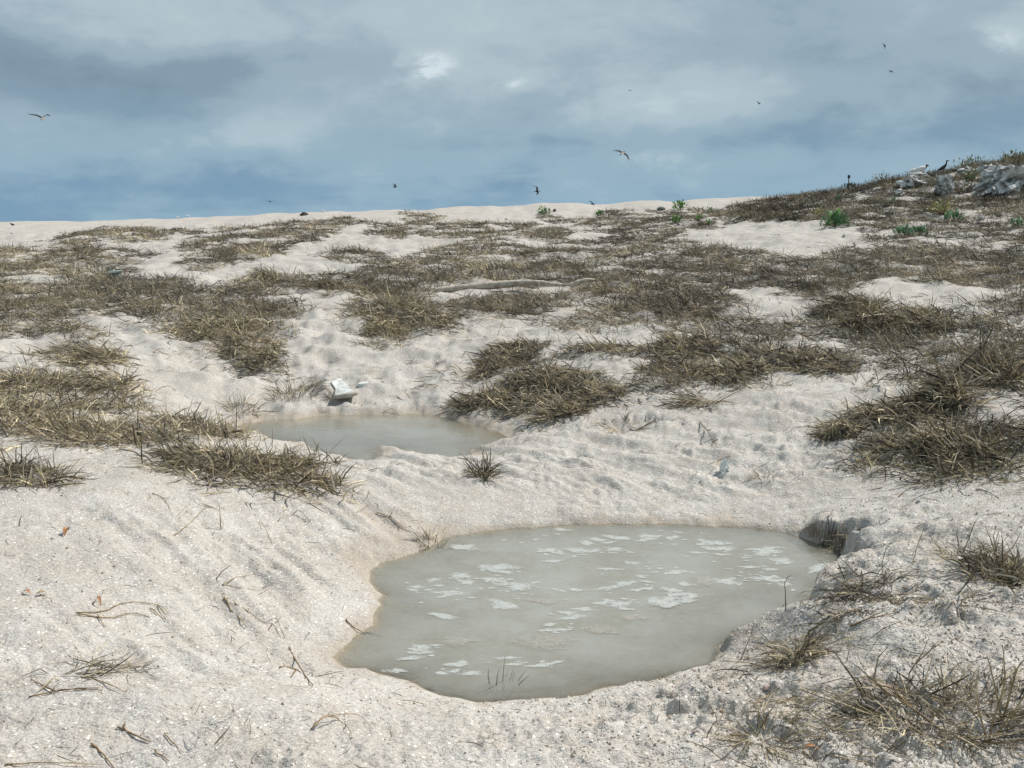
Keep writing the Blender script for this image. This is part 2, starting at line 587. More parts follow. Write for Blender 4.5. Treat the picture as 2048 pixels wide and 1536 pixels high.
# ------------------------------------------------------------------ materials
def mat_base(name, rough=0.9, spec=0.2):
    m = bpy.data.materials.new(name)
    m.use_nodes = True
    t = NT(m.node_tree)
    b = m.node_tree.nodes['Principled BSDF']
    b.inputs['Roughness'].default_value = rough
    b.inputs['Specular IOR Level'].default_value = spec
    return m, t, b


def mat_sand():
    m, t, b = mat_base('coral_sand', 0.95, 0.12)
    g = t.node('ShaderNodeNewGeometry')
    P = g.outputs['Position']
    wet = t.node('ShaderNodeAttribute', attribute_name='wet').outputs['Fac']
    bigv = t.noise(P, 1.7, 6, 0.65)
    med = t.noise(P, 6.0, 5, 0.6)
    c = t.mix(t.ramp(bigv, 0.3, 0.7), (0.415, 0.385, 0.348), (0.505, 0.480, 0.445))
    c = t.mix(t.ramp(med, 0.4, 0.68, 0.0, 0.65), c, (0.425, 0.378, 0.328))
    v1 = t.voro(P, 150.0)
    cell = t.node('ShaderNodeSeparateColor')
    t.put(cell.inputs[0], v1.outputs['Color'])
    gr = t.ramp(cell.outputs[0], 0.0, 1.0, 0.78, 1.16)
    gv = t.node('ShaderNodeVectorMath', operation='SCALE')
    t.put(gv.inputs[0], c)
    t.put(gv.inputs[3], gr)
    c = gv.outputs[0]
    v2 = t.voro(P, 70.0)
    ce2 = t.node('ShaderNodeSeparateColor')
    t.put(ce2.inputs[0], v2.outputs['Color'])
    shell = t.math('MULTIPLY', t.ramp(ce2.outputs[1], 0.91, 0.95), t.ramp(v2.outputs['Distance'], 0.5, 0.3))
    c = t.mix(shell, c, (0.76, 0.74, 0.69))
    dark = t.math('MULTIPLY', t.ramp(ce2.outputs[2], 0.93, 0.96), t.ramp(v2.outputs['Distance'], 0.4, 0.25))
    c = t.mix(t.math('MULTIPLY', dark, 0.65), c, (0.17, 0.12, 0.085))
    c = t.mix(t.math('MULTIPLY', wet, t.ramp(med, 0.2, 0.75, 0.5, 1.0)), c, (0.34, 0.285, 0.22))
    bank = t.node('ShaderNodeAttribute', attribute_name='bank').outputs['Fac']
    c = t.mix(t.math('MULTIPLY', bank, 0.85), c, (0.15, 0.105, 0.075))  # root-layer brown on the right lip, with the face's shade put into the colour
    t.put(b.inputs['Base Color'], c)
    t.put(b.inputs['Roughness'], t.ramp(wet, 0.3, 1.0, 0.95, 0.6))
    # grain relief
    hgt = t.math('ADD', t.math('MULTIPLY', v1.outputs['Distance'], -0.6), t.math('MULTIPLY', v2.outputs['Distance'], -0.9))
    hgt = t.math('ADD', hgt, t.math('MULTIPLY', t.noise(P, 30.0, 5, 0.65), 1.7))
    bp = t.node('ShaderNodeBump')
    bp.inputs['Strength'].default_value = 0.5
    bp.inputs['Distance'].default_value = 0.008
    t.put(bp.inputs['Height'], hgt)
    t.put(b.inputs['Normal'], bp.outputs[0])
    return m


def mat_col(name, rough=0.85, trans=0.0, spec=0.2, noise=0.25, scale=40):
    """material whose colour comes from each piece's own colour attribute"""
    m, t, b = mat_base(name, rough, spec)
    a = t.node('ShaderNodeAttribute', attribute_name='Col').outputs['Color']
    g = t.node('ShaderNodeNewGeometry')
    n = t.ramp(t.noise(g.outputs['Position'], scale, 3), 0.3, 0.7, 1 - noise, 1 + noise)
    v = t.node('ShaderNodeVectorMath', operation='SCALE')
    t.put(v.inputs[0], a)
    t.put(v.inputs[3], n)
    t.put(b.inputs['Base Color'], v.outputs[0])
    if trans > 0:
        tr = t.node('ShaderNodeBsdfTranslucent')
        t.put(tr.inputs['Color'], v.outputs[0])
        mx = t.node('ShaderNodeMixShader')
        mx.inputs[0].default_value = trans
        t.put(mx.inputs[1], b.outputs[0])
        t.put(mx.inputs[2], tr.outputs[0])
        t.put(m.node_tree.nodes['Material Output'].inputs['Surface'], mx.outputs[0])
    return m


def mat_plain(name, col, rough=0.8, spec=0.25, var=0.2, scale=12.0, col2=None, bump=0.0, thr=(0.35, 0.65)):
    m, t, b = mat_base(name, rough, spec)
    g = t.node('ShaderNodeTexCoord')
    n = t.noise(g.outputs['Object'], scale, 5, 0.6)
    c2 = col2 or tuple(min(1, q * (1 + var)) for q in col)
    c1 = col if col2 else tuple(q * (1 - var) for q in col)
    t.put(b.inputs['Base Color'], t.mix(t.ramp(n, *thr), c1, c2))
    if bump:
        bp = t.node('ShaderNodeBump')
        bp.inputs['Strength'].default_value = 0.8
        bp.inputs['Distance'].default_value = bump
        t.put(bp.inputs['Height'], n)
        t.put(b.inputs['Normal'], bp.outputs[0])
    return m


def mat_water():
    m = bpy.data.materials.new('milky_water')
    m.use_nodes = True
    nt = m.node_tree
    nt.nodes.clear()
    t = NT(nt)
    out = t.node('ShaderNodeOutputMaterial')
    g = t.node('ShaderNodeNewGeometry')
    P = g.outputs['Position']
    dep = t.node('ShaderNodeAttribute', attribute_name='depth').outputs['Fac']
    mud = t.noise(P, 2.6, 6, 0.68, 0.1)
    fine = t.noise(P, 30.0, 4, 0.6)
    c = t.mix(t.ramp(mud, 0.34, 0.66), (0.262, 0.252, 0.205), (0.325, 0.325, 0.288))
    c = t.mix(t.ramp(fine, 0.35, 0.75, 0, 0.3), c, (0.39, 0.38, 0.34))
    d = t.node('ShaderNodeBsdfDiffuse')
    t.put(d.inputs['Color'], c)
    tr = t.node('ShaderNodeBsdfTransparent')
    tr.inputs['Color'].default_value = (0.90, 0.88, 0.80, 1)
    clear = t.math('EXPONENT', t.math('MULTIPLY', dep, -15.0))
    mx = t.node('ShaderNodeMixShader')
    t.put(mx.inputs[0], clear)
    t.put(mx.inputs[1], d.outputs[0])
    t.put(mx.inputs[2], tr.outputs[0])
    gl = t.node('ShaderNodeBsdfGlossy')
    gl.inputs['Roughness'].default_value = 0.07
    gl.inputs['Color'].default_value = (1, 1, 1, 1)
    bp = t.node('ShaderNodeBump')
    bp.inputs['Strength'].default_value = 0.5
    bp.inputs['Distance'].default_value = 0.008
    t.put(bp.inputs['Height'], t.noise(P, 14.0, 4, 0.55))
    t.put(gl.inputs['Normal'], bp.outputs[0])
    fr = t.node('ShaderNodeFresnel')
    fr.inputs['IOR'].default_value = 1.33
    t.put(fr.inputs['Normal'], bp.outputs[0])
    m2 = t.node('ShaderNodeMixShader')
    t.put(m2.inputs[0], fr.outputs[0])
    t.put(m2.inputs[1], mx.outputs[0])
    t.put(m2.inputs[2], gl.outputs[0])
    t.put(out.inputs['Surface'], m2.outputs[0])
    return m


M_SAND = mat_sand()
M_WATER = mat_water()
M_GRASS = mat_col('dry_grass_blades', 0.7, 0.22, 0.25, 0.2, 60)
M_GRAIN = mat_col('coral_grains', 0.85, 0.0, 0.2, 0.2, 300)
M_LEAF = mat_col('green_leaves', 0.5, 0.3, 0.35, 0.2, 60)
M_STEM = mat_plain('dry_stem', (0.20, 0.135, 0.075), 0.8, 0.2, 0.45, 30)
M_STEM2 = mat_plain('straw_stem', (0.33, 0.25, 0.14), 0.75, 0.2, 0.4, 30)
M_ROCK = mat_plain('weathered_coral_rock', (0.22, 0.22, 0.215), 0.95, 0.15, 0.2, 4.5, (0.60, 0.60, 0.57), 0.06, (0.40, 0.52))
M_ROCKP = mat_plain('pale_coral_rock', (0.42, 0.39, 0.35), 0.95, 0.15, 0.2, 6.0, (0.68, 0.66, 0.62), 0.03)
M_ROCKD = mat_plain('dark_stone', (0.09, 0.085, 0.08), 0.9, 0.2, 0.3, 8.0)
M_LOG = mat_plain('bleached_driftwood', (0.33, 0.285, 0.225), 0.9, 0.15, 0.2, 11.0, (0.52, 0.47, 0.39), 0.02)
M_WHITE = mat_plain('weathered_white_paint', (0.42, 0.43, 0.41), 0.8, 0.2, 0.15, 18.0, (0.62, 0.64, 0.63))
M_EDGE = mat_plain('pale_grey_edge', (0.42, 0.38, 0.33), 0.8, 0.2, 0.2, 14.0)
M_FOAM = mat_plain('foam', (0.36, 0.40, 0.385), 0.75, 0.3, 0.15, 45.0, (0.46, 0.505, 0.49))
M_SCUM = mat_plain('sandy_scum', (0.32, 0.30, 0.25), 0.85, 0.2, 0.15, 45.0, (0.40, 0.375, 0.32))
M_TEAL = mat_plain('pale_teal_plastic', (0.50, 0.60, 0.57), 0.5, 0.4, 0.15, 10.0)
M_TEALD = mat_plain('dark_teal_plastic', (0.06, 0.11, 0.09), 0.5, 0.4, 0.15, 10.0)
M_BDARK = mat_plain('dark_plumage', (0.035, 0.03, 0.03), 0.8, 0.2, 0.2, 8.0)
M_BGREY = mat_plain('grey_brown_plumage', (0.13, 0.12, 0.11), 0.8, 0.2, 0.2, 8.0)
M_BWHITE = mat_plain('white_plumage', (0.72, 0.72, 0.70), 0.8, 0.2, 0.08, 8.0)
M_BRED = mat_plain('maroon_plumage', (0.10, 0.045, 0.04), 0.8, 0.2, 0.2, 8.0)
M_BILL = mat_plain('bill', (0.25, 0.22, 0.15), 0.5, 0.3, 0.1, 8.0)
M_DEAD = mat_plain('dead_leaf', (0.33, 0.16, 0.07), 0.75, 0.25, 0.3, 40.0)
M_DEADY = mat_plain('yellowed_leaf', (0.42, 0.28, 0.10), 0.75, 0.25, 0.3, 40.0)
M_FEATH = mat_plain('brown_feather', (0.24, 0.185, 0.125), 0.8, 0.2, 0.3, 60.0)
M_QUILL = mat_plain('white_quill', (0.74, 0.74, 0.72), 0.5, 0.4, 0.05, 60.0)
M_METAL = mat_plain('dark_stake', (0.03, 0.028, 0.026), 0.7, 0.3, 0.2, 20.0)
M_SEA = mat_plain('sea', (0.02, 0.07, 0.10), 0.12, 0.5, 0.2, 0.05)

# ------------------------------------------------------------------ the ground
aa = np.concatenate([np.linspace(-math.pi, R(-29.6), 70)[:-1], np.linspace(R(-29.6), R(29.6), 565), np.linspace(R(29.6), math.pi, 70)[1:]])
rr = np.concatenate([np.geomspace(0.25, 2.25, 36)[:-1], np.geomspace(2.25, 8.0, 385)[:-1], np.geomspace(8.0, 63.0, 335)[:-1], np.geomspace(63, 400, 26)])
A, RR = np.meshgrid(aa, rr)
gx = RR * np.sin(A)
gy = RR * np.cos(A)
gz = terr(gx, gy)
nr, na = gx.shape
idx = np.arange(nr * na).reshape(nr, na)
quads = np.stack([idx[:-1, :-1], idx[:-1, 1:], idx[1:, 1:], idx[1:, :-1]], -1).reshape(-1, 4)
wetv = np.zeros(gx.size)
nearm = (RR.ravel() < 14) & (np.abs(A.ravel()) < 0.7)
fx, fy, fz = gx.ravel()[nearm], gy.ravel()[nearm], gz.ravel()[nearm]
sd1 = sdf(POND1, fx, fy)
sd2 = sdf(POND2, fx, fy)
a1 = np.arctan2(fx - C1[0], fy - C1[1])
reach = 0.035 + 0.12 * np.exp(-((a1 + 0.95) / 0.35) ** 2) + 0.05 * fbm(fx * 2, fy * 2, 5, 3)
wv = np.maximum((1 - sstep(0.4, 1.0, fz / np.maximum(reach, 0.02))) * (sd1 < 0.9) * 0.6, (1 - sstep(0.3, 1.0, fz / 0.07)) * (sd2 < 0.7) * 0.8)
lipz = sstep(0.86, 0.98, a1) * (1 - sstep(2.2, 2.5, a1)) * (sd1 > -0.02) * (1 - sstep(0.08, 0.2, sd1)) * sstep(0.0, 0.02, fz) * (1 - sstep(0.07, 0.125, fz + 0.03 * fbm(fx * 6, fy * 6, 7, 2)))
bank_shade = np.zeros(gx.size)
bank_shade[nearm] = lipz * sstep(-0.5, 0.2, fbm(fx * 5, fy * 5, 15, 3) + 0.15)  # lip face mask: dark root layer that also paints in shade
wetv[nearm] = wv
ground = link('ground', new_mesh('ground', np.stack([gx, gy, gz], -1), quads[:, ::-1], None, M_SAND, True, None, {'wet': wetv, 'bank': bank_shade}))
tag(ground, 'pale coarse coral sand dune with two pits', 'sand', kind='structure')


def terr(x, y, fine=True):
    """height of the built ground sheet"""
    x = np.asarray(x, float)
    y = np.asarray(y, float)
    a = np.arctan2(x, y)
    r_ = np.clip(np.sqrt(x * x + y * y), rr[0] + 1e-6, rr[-1] - 1e-6)
    i = np.clip(np.searchsorted(aa, a) - 1, 0, na - 2)
    j = np.clip(np.searchsorted(rr, r_) - 1, 0, nr - 2)
    u = (a - aa[i]) / (aa[i + 1] - aa[i])
    v = (r_ - rr[j]) / (rr[j + 1] - rr[j])
    return (gz[j, i] * (1 - u) + gz[j, i + 1] * u) * (1 - v) + (gz[j + 1, i] * (1 - u) + gz[j + 1, i + 1] * u) * v


gv = np.array([[-30000, -30000, -0.5], [30000, -30000, -0.5], [30000, 30000, -0.5], [-30000, 30000, -0.5]])
seao = link('sea', new_mesh('sea', gv, [[0, 1, 2, 3]], None, M_SEA))
tag(seao, 'open sea beyond the dune crest', 'sea', kind='structure')


# ------------------------------------------------------------------ pond water
def water(name, poly, label):
    lo = poly.min(0) - 0.15
    hi = poly.max(0) + 0.15
    st = 0.03
    xs = np.arange(lo[0], hi[0] + st, st)
    ys = np.arange(lo[1], hi[1] + st, st)
    X, Y = np.meshgrid(xs, ys)
    S = sdf(poly, X, Y)
    D = np.maximum(0, -terr(X, Y))
    keep = S < 0.10
    ii = np.arange(X.size).reshape(X.shape)
    ck = keep[:-1, :-1] & keep[1:, :-1] & keep[:-1, 1:] & keep[1:, 1:]
    q = np.stack([ii[:-1, :-1][ck], ii[:-1, 1:][ck], ii[1:, 1:][ck], ii[1:, :-1][ck]], -1)
    used = np.unique(q)
    mp = -np.ones(X.size, int)
    mp[used] = np.arange(len(used))
    co = np.stack([X.ravel(), Y.ravel(), np.zeros(X.size)], -1)[used]
    o = link(name, new_mesh(name, co, mp[q], None, M_WATER, True, None, {'depth': D.ravel()[used]}))
    tag(o, label, 'water', kind='structure')


water('pond', POND1, 'milky grey pool with foam in the near sand pit')
water('pond', POND2, 'smooth grey pool in the farther sand pit')


# ------------------------------------------------------------------ blades
PAL = np.array([[0.285, 0.236, 0.152], [0.45, 0.385, 0.265], [0.178, 0.142, 0.09], [0.150, 0.135, 0.112], [0.060, 0.048, 0.036], [0.185, 0.165, 0.09], [0.25, 0.228, 0.188]])


def palette(n, w, jit=0.18):
    w = np.asarray(w, float)
    k = rng.choice(len(PAL), n, p=w / w.sum())
    return PAL[k] * (1 + jit * rng.standard_normal((n, 1))).clip(0.5, 1.5)


W_STRAW = [4, 3, 3, 1.2, 1.2, 2, 1.5]
W_GREY = [1.5, 1, 2, 4, 2, 1, 4]
W_DARK = [3, 2.6, 3, 2.4, 4, 1.5, 1.4]


def blades2(root, azm, el0, curl, L, Wd, col, kink=0.3):
    """plain two-piece blades for the far grass"""
    n = len(root)
    p = np.array(root, float)
    pts = [p.copy()]
    a = np.array(azm, float)
    for tm in (0.25, 0.75):
        e = el0 - curl * tm
        a = a + kink * rng.standard_normal(n)
        p = p + np.stack([np.cos(a) * np.cos(e), np.sin(a) * np.cos(e), np.sin(e)], -1) * (L * 0.5)[:, None]
        p[:, 2] = np.maximum(p[:, 2], terr(p[:, 0], p[:, 1]) + 0.008 + 0.015 * rng.random(n))
        pts.append(p.copy())
    tw = azm + math.pi / 2 + 0.9 * rng.standard_normal(n)
    tilt = 0.6 * rng.standard_normal(n)
    side = np.stack([np.cos(tw) * np.cos(tilt), np.sin(tw) * np.cos(tilt), np.sin(tilt)], -1) * (0.5 * Wd)[:, None]
    co = np.stack([pts[0] - side, pts[0] + side, pts[1] - side * .8, pts[1] + side * .8, pts[2]], 1)
    b = (np.arange(n) * 5)[:, None]
    return co.reshape(-1, 3), b + np.array([[0, 1, 3, 2]]), b + np.array([[2, 3, 4]]), np.repeat(col[:, None, :], 5, 1).reshape(-1, 3)


def blades(root, azm, el0, curl, L, Wd, col, kink=0.25, follow=True):
    """curved tapering grass blades; root (N,3); returns coords, quads, tris, colours"""
    n = len(root)
    ts = [0.0, 0.36, 0.72, 1.0]
    wf = [0.75, 1.0, 0.7, 0.0]
    p = np.array(root, float)
    pts = [p.copy()]
    a = np.array(azm, float)
    for i in range(3):
        tm = 0.5 * (ts[i] + ts[i + 1])
        e = el0 - curl * tm
        a = a + kink * rng.standard_normal(n)
        s = L * (ts[i + 1] - ts[i])
        p = p + np.stack([np.cos(a) * np.cos(e), np.sin(a) * np.cos(e), np.sin(e)], -1) * s[:, None]
        if follow:
            g = terr(p[:, 0], p[:, 1], False)
            p[:, 2] = np.maximum(p[:, 2], g + 0.006 + 0.012 * rng.random(n))
        pts.append(p.copy())
    tw = azm + math.pi / 2 + 0.9 * rng.standard_normal(n)
    tilt = 0.6 * rng.standard_normal(n)
    side = np.stack([np.cos(tw) * np.cos(tilt), np.sin(tw) * np.cos(tilt), np.sin(tilt)], -1)
    co = np.empty((n, 7, 3))
    for i in range(3):
        o = side * (0.5 * Wd * wf[i])[:, None]
        co[:, 2 * i] = pts[i] - o
        co[:, 2 * i + 1] = pts[i] + o
    co[:, 6] = pts[3]
    b = (np.arange(n) * 7)[:, None]
    q = np.concatenate([b + np.array([[0, 1, 3, 2]]), b + np.array([[2, 3, 5, 4]])], 0)
    t = b + np.array([[4, 5, 6]])
    c7 = np.repeat(col[:, None, :], 7, 1)
    return co.reshape(-1, 3), q, t, c7.reshape(-1, 3)


# where the mats of dry grass lie, outlined on the photograph
MATS = [
    (.85, [(75, 481), (137, 464), (205, 453), (273, 452), (308, 453), (393, 457), (424, 464), (393, 470), (342, 464), (314, 477), (301, 484), (260, 484), (205, 477), (184, 484), (137, 491), (85, 487)]),
    (.85, [(437, 460), (506, 453), (567, 447), (615, 440), (700, 429), (700, 447), (649, 470), (581, 494), (560, 508), (485, 518), (455, 539), (390, 539), (376, 522), (390, 498), (376, 488), (403, 474), (444, 470)]),
    (.75, [(-60, 496), (68, 494), (154, 494), (222, 488), (246, 505), (342, 508), (246, 518), (267, 525), (256, 542), (219, 542), (191, 556), (147, 552), (103, 556), (68, 542), (-60, 556)]),
    (.72, [(-60, 566), (144, 559), (219, 552), (280, 549), (308, 559), (403, 566), (444, 573), (506, 549), (530, 542), (560, 552), (649, 549), (700, 542), (700, 583), (670, 590), (649, 580), (581, 576), (526, 587), (526, 593), (581, 600), (608, 624), (581, 631), (567, 652), (554, 700), (369, 700), (369, 676), (325, 665), (321, 648), (342, 641), (301, 638), (239, 628), (222, 607), (144, 635), (164, 652), (191, 658), (212, 686), (212, 700), (147, 700), (103, 676), (51, 665), (-60, 665)]),
    (.95, [(314, 667), (308, 657), (376, 640), (560, 640), (560, 660), (547, 691), (577, 732), (547, 749), (478, 739), (461, 719), (427, 722), (372, 691)]),
    (.80, [(-60, 640), (171, 640), (212, 684), (239, 702), (263, 708), (267, 743), (270, 770), (270, 794), (273, 814), (239, 821), (205, 811), (171, 821), (191, 842), (239, 838), (284, 866), (321, 872), (362, 886), (410, 893), (496, 900), (547, 903), (608, 913), (615, 948), (690, 958), (649, 968), (581, 975), (554, 961), (530, 930), (509, 948), (485, 954), (444, 941), (359, 930), (338, 907), (273, 900), (239, 886), (191, 883), (130, 876), (68, 855), (-60, 852), (-60, 743), (51, 736), (113, 739), (144, 725), (120, 708), (85, 702), (137, 681), (51, 664), (-60, 664)]),
    (.8, [(294, 838), (342, 825), (376, 831), (427, 838), (455, 848), (478, 872), (444, 872), (393, 862), (308, 852)]),
    (.95, [(712, 610), (735, 586), (794, 582), (869, 589), (958, 589), (1026, 582), (1111, 589), (1128, 596), (1111, 623), (1060, 630), (985, 637), (923, 640), (889, 658), (835, 664), (804, 681), (746, 688), (753, 658), (718, 640)]),
    (.88, [(650, 555), (677, 548), (718, 541), (763, 514), (841, 511), (889, 497), (923, 504), (940, 514), (1060, 517), (1128, 521), (1183, 535), (1248, 541), (1350, 541), (1350, 610), (1231, 603), (1156, 589), (1156, 569), (992, 569), (975, 555), (923, 562), (869, 582), (787, 582), (650, 589)]),
    (.8, [(670, 528), (684, 494), (735, 494), (763, 514), (701, 535)]),
    (.7, [(869, 456), (906, 439), (992, 442), (1060, 449), (1111, 453), (1163, 473), (1231, 470), (1350, 463), (1350, 511), (1231, 494), (1146, 487), (1094, 480), (1060, 473), (978, 466), (889, 463)]),
    (.7, [(992, 425), (1077, 429), (1111, 446), (1197, 446), (1299, 446), (1350, 435), (1350, 422), (1231, 418), (1197, 432)]),
    (.75, [(1180, 430), (1350, 424), (1480, 410), (1500, 440), (1400, 462), (1300, 470), (1180, 462)]),
    (.45, [(740, 440), (870, 436), (1000, 446), (1000, 480), (880, 480), (760, 470)]),
    (.6, [(650, 439), (718, 429), (718, 449), (650, 453)]),
    (.5, [(814, 427), (850, 424), (896, 431), (880, 436), (820, 434)]),
    (.55, [(860, 500), (900, 480), (1000, 485), (1100, 492), (1200, 500), (1350, 510), (1350, 545), (1200, 530), (1000, 512)]),
    (.8, [(1087, 630), (1163, 617), (1214, 603), (1299, 610), (1350, 596), (1350, 634), (1282, 634), (1251, 651), (1163, 651), (1111, 654)]),
    (.9, [(944, 760), (958, 726), (992, 712), (1019, 685), (1053, 675), (1101, 682), (1111, 702), (1060, 692), (1053, 722), (1009, 743), (975, 760)]),
    (.8, [(893, 822), (940, 794), (992, 767), (1026, 745), (1077, 735), (1128, 738), (1156, 753), (1197, 750), (1245, 770), (1245, 788), (1197, 800), (1156, 820), (1104, 832), (1043, 818), (992, 816), (947, 824)]),
    (.85, [(1104, 705), (1163, 692), (1197, 685), (1231, 692), (1299, 695), (1350, 702), (1299, 715), (1231, 705), (1163, 705)]),
    (.72, [(1348, 432), (1420, 425), (1500, 400), (1560, 395), (1640, 380), (1700, 360), (1780, 345), (1850, 330), (1900, 320), (1950, 308), (2110, 290), (2110, 500), (1900, 470), (1750, 490), (1700, 460), (1600, 440), (1480, 440), (1400, 460), (1348, 470)]),
    (.85, [(1348, 469), (1406, 489), (1485, 496), (1553, 510), (1621, 517), (1690, 500), (1793, 489), (1844, 493), (1895, 486), (2110, 510), (2110, 558), (1998, 578), (1929, 564), (1861, 558), (1793, 551), (1717, 558), (1690, 578), (1639, 592), (1570, 578), (1502, 568), (1468, 571), (1348, 575)]),
    (.86, [(1348, 578), (1416, 578), (1485, 609), (1502, 636), (1587, 643), (1621, 619), (1673, 599), (1724, 588), (1775, 609), (1861, 619), (1929, 616), (1998, 592), (2110, 578), (2110, 775), (1810, 775), (1775, 756), (1810, 712), (1775, 691), (1724, 705), (1673, 660), (1604, 670), (1587, 694), (1690, 701), (1758, 722), (1656, 739), (1621, 756), (1553, 763), (1416, 760), (1348, 763)]),
    (.9, [(1290, 760), (1300, 700), (1320, 650), (1348, 640), (1348, 763)]),
    (.95, [(1786, 758), (1807, 706), (1848, 685), (1926, 669), (2110, 664), (2110, 885), (1952, 883), (1952, 860), (1887, 846), (1827, 846), (1796, 846), (1718, 841), (1713, 893), (1656, 898), (1645, 860), (1656, 841), (1687, 841), (1718, 826), (1786, 810), (1807, 794), (1827, 773)]),
    (.85, [(1728, 893), (1796, 885), (1843, 898), (1874, 860), (1934, 862), (1939, 898), (2004, 925), (1991, 938), (1952, 951), (1864, 935), (1843, 904), (1770, 922), (1757, 914)]),
]


def mask(px, py, wx, wy):
    fall = np.clip(13.0 / np.maximum(wy, 1), 0.25, 1)
    jx = fbm(wx * 1.6, wy * 1.6, 201, 2) * 18
    jy = fbm(wx * 1.6, wy * 1.6, 207, 2) * 7 * fall - 0.05 * F / np.maximum(wy, 4)
    m = np.zeros(px.shape)
    for dn, poly in MATS:
        m = np.maximum(m, dn * inpoly(np.array(poly, float), px + jx, py + jy))
    off = (px < -60) | (px > 2110)
    m = np.where(off & (wy > 5.5), np.where(fbm(wx * 0.35, wy * 0.35, 211, 3) > -0.1, 0.75, 0.05), m)
    return m


# cluster centres
du, dl = 0.0165, 0.027
us = np.arange(-0.60, 0.60, du)
ls = np.arange(math.log(5.5), math.log(57), dl)
U, LL = np.meshgrid(us, ls)
U = U + du * (rng.random(U.shape) - 0.5) * 1.1
LL = LL + dl * (rng.random(U.shape) - 0.5) * 1.1
D0 = np.exp(LL).ravel()
X0 = (U.ravel()) * D0
Z0 = terr(X0, D0, False)
PX, PY, _ = to_pix(X0, D0, Z0)
MK = mask(PX, PY, X0, D0)
hole = fbm(X0 * 0.9, D0 * 0.9, 221, 3)
hole2 = fbm(X0 * 2.3, D0 * 1.6, 227, 2)
MK = np.where((D0 > 32) & (X0 / D0 > 0.2), np.minimum(1, MK * 1.35), MK)
keep = (rng.random(len(MK)) < MK * (0.60 + 0.9 * sstep(-0.45, 0.0, hole) - 0.50 * (D0 < 13) + 0.25 * (D0 > 17)) * (0.70 + 0.6 * sstep(-0.35, 0.0, hole2)))
stray = (MK < 0.1) & (D0 > 10) & (D0 < 48) & (rng.random(len(MK)) < 0.035 + 0.06 * (D0 < 30) * (fbm(X0 * .6, D0 * .6, 229, 2) > 0)) & (np.abs(PX - 1024) < 1100)
inwater = np.minimum(sdf(POND1, X0, D0), sdf(POND2, X0, D0)) < 0.12
sel = (keep | stray) & ~inwater
CXs, CYs, CZs, CST = X0[sel], D0[sel], Z0[sel], stray[sel]
nc = len(CXs)
hill = sstep(30, 36, CYs) * sstep(0.17, 0.25, CXs / CYs)
per = np.where(CST, 10, (56 + 30 * rng.random(nc) + 34 * hill) * np.where(CYs > 15, 1.65 + 0.02 * np.maximum(CYs - 25, 0), 1.0)).astype(int)
ci = np.repeat(np.arange(nc), per)
N = len(ci)
crad = (0.17 + 0.15 * rng.random(nc) + 0.006 * CYs)
bush = rng.random(nc) < 0.2 + 0.3 * hill
ch = (0.045 + 0.10 * rng.random(nc) ** 1.5 + 0.07 * bush) * np.where(CST, 0.3, 1)
nearf = 1 - sstep(11, 17, CYs)
ch *= 1 - 0.45 * nearf
rho = np.sqrt(rng.random(N))
th = rng.random(N) * 2 * math.pi
bx = CXs[ci] + np.cos(th) * rho * crad[ci]
by = CYs[ci] + np.sin(th) * rho * crad[ci] * 0.9
bz = terr(bx, by, False) + ch[ci] * (1 - rho ** 2) * rng.random(N) - 0.01
comb = 2.8 + 2.4 * fbm(CXs * 0.5, CYs * 0.5, 231, 2)
combc = comb + 0.9 * rng.standard_normal(nc)
outw = rng.random(N) < 0.38
azm = np.where(outw, th + 1.0 * rng.standard_normal(N), combc[ci] + 0.5 * rng.standard_normal(N))
el0 = np.where((rng.random(N) < 0.10) | (bush[ci] & (rng.random(N) < 0.5)), 0.85 + 0.35 * rng.standard_normal(N), 0.24 + 0.26 * rng.standard_normal(N)).clip(0.0, 1.4)
curl = (0.75 + 0.6 * rng.standard_normal(N)).clip(-0.3, 2.2)
Lb = (0.11 + 0.19 * rng.random(N)) * np.where(bush[ci], 1.1, 1.0) * (1 + 0.25 * hill[ci] - 0.22 * nearf[ci]) * (1 + 0.15 * rng.standard_normal(N)).clip(0.6, 1.5)
Wb = np.where(by > 15, 0.0105 + 0.00042 * (by - 15), 0.0092) * (0.6 + 0.8 * rng.random(N))
zone = fbm(CXs * 0.45, CYs * 0.45, 241, 3) + 0.35 * sstep(-2, 6, CXs) - 0.25 * nearf * (CXs < -1)
colb = np.where((zone[ci] + 0.25 * rng.standard_normal(N) > 0.05)[:, None],
                np.where((rng.random(N) < 0.5)[:, None], palette(N, W_GREY), palette(N, W_DARK)), palette(N, W_STRAW))
cfac = np.exp(0.42 * rng.standard_normal(nc)) * (0.86 + 0.3 * nearf * (CXs < 0) - 0.12 * sstep(0, 3, CXs))
colb = colb * cfac[ci][:, None]
tint = np.array([0.95, 0.95, 0.92])
colb = np.where((hill[ci] > rng.random(N))[:, None], colb * tint * 0.8, colb)
# drown nothing: blades rooted over water are dropped
okb = (np.minimum(sdf(POND1, bx, by), sdf(POND2, bx, by)) > 0.03)
farb = CYs[ci] > 15
o1 = okb & ~farb
o2 = okb & farb
rt = np.stack([bx, by, bz], -1)
co, q, t_, c7 = blades(rt[o1], azm[o1], el0[o1], curl[o1], Lb[o1], Wb[o1], colb[o1], 0.36)
co2, q2, t2, c2 = blades2(rt[o2], azm[o2], el0[o2], curl[o2], Lb[o2], Wb[o2], colb[o2], 0.3)
q = np.concatenate([q, q2 + len(co)])
t_ = np.concatenate([t_, t2 + len(co)])
co = np.concatenate([co, co2])
c7 = np.concatenate([c7, c2])
g_o = link('dry_grass', new_mesh('dry_grass', co, q, t_, M_GRASS, False, c7))
tag(g_o, 'matted straw-brown dry grass covering the dune in patches', 'grass', kind='stuff')
print('grass blades', okb.sum(), 'clusters', nc)

# ------------------------------------------------------------------ grass clumps one can point to
CL_GROUP = 'clumps of dry grass'


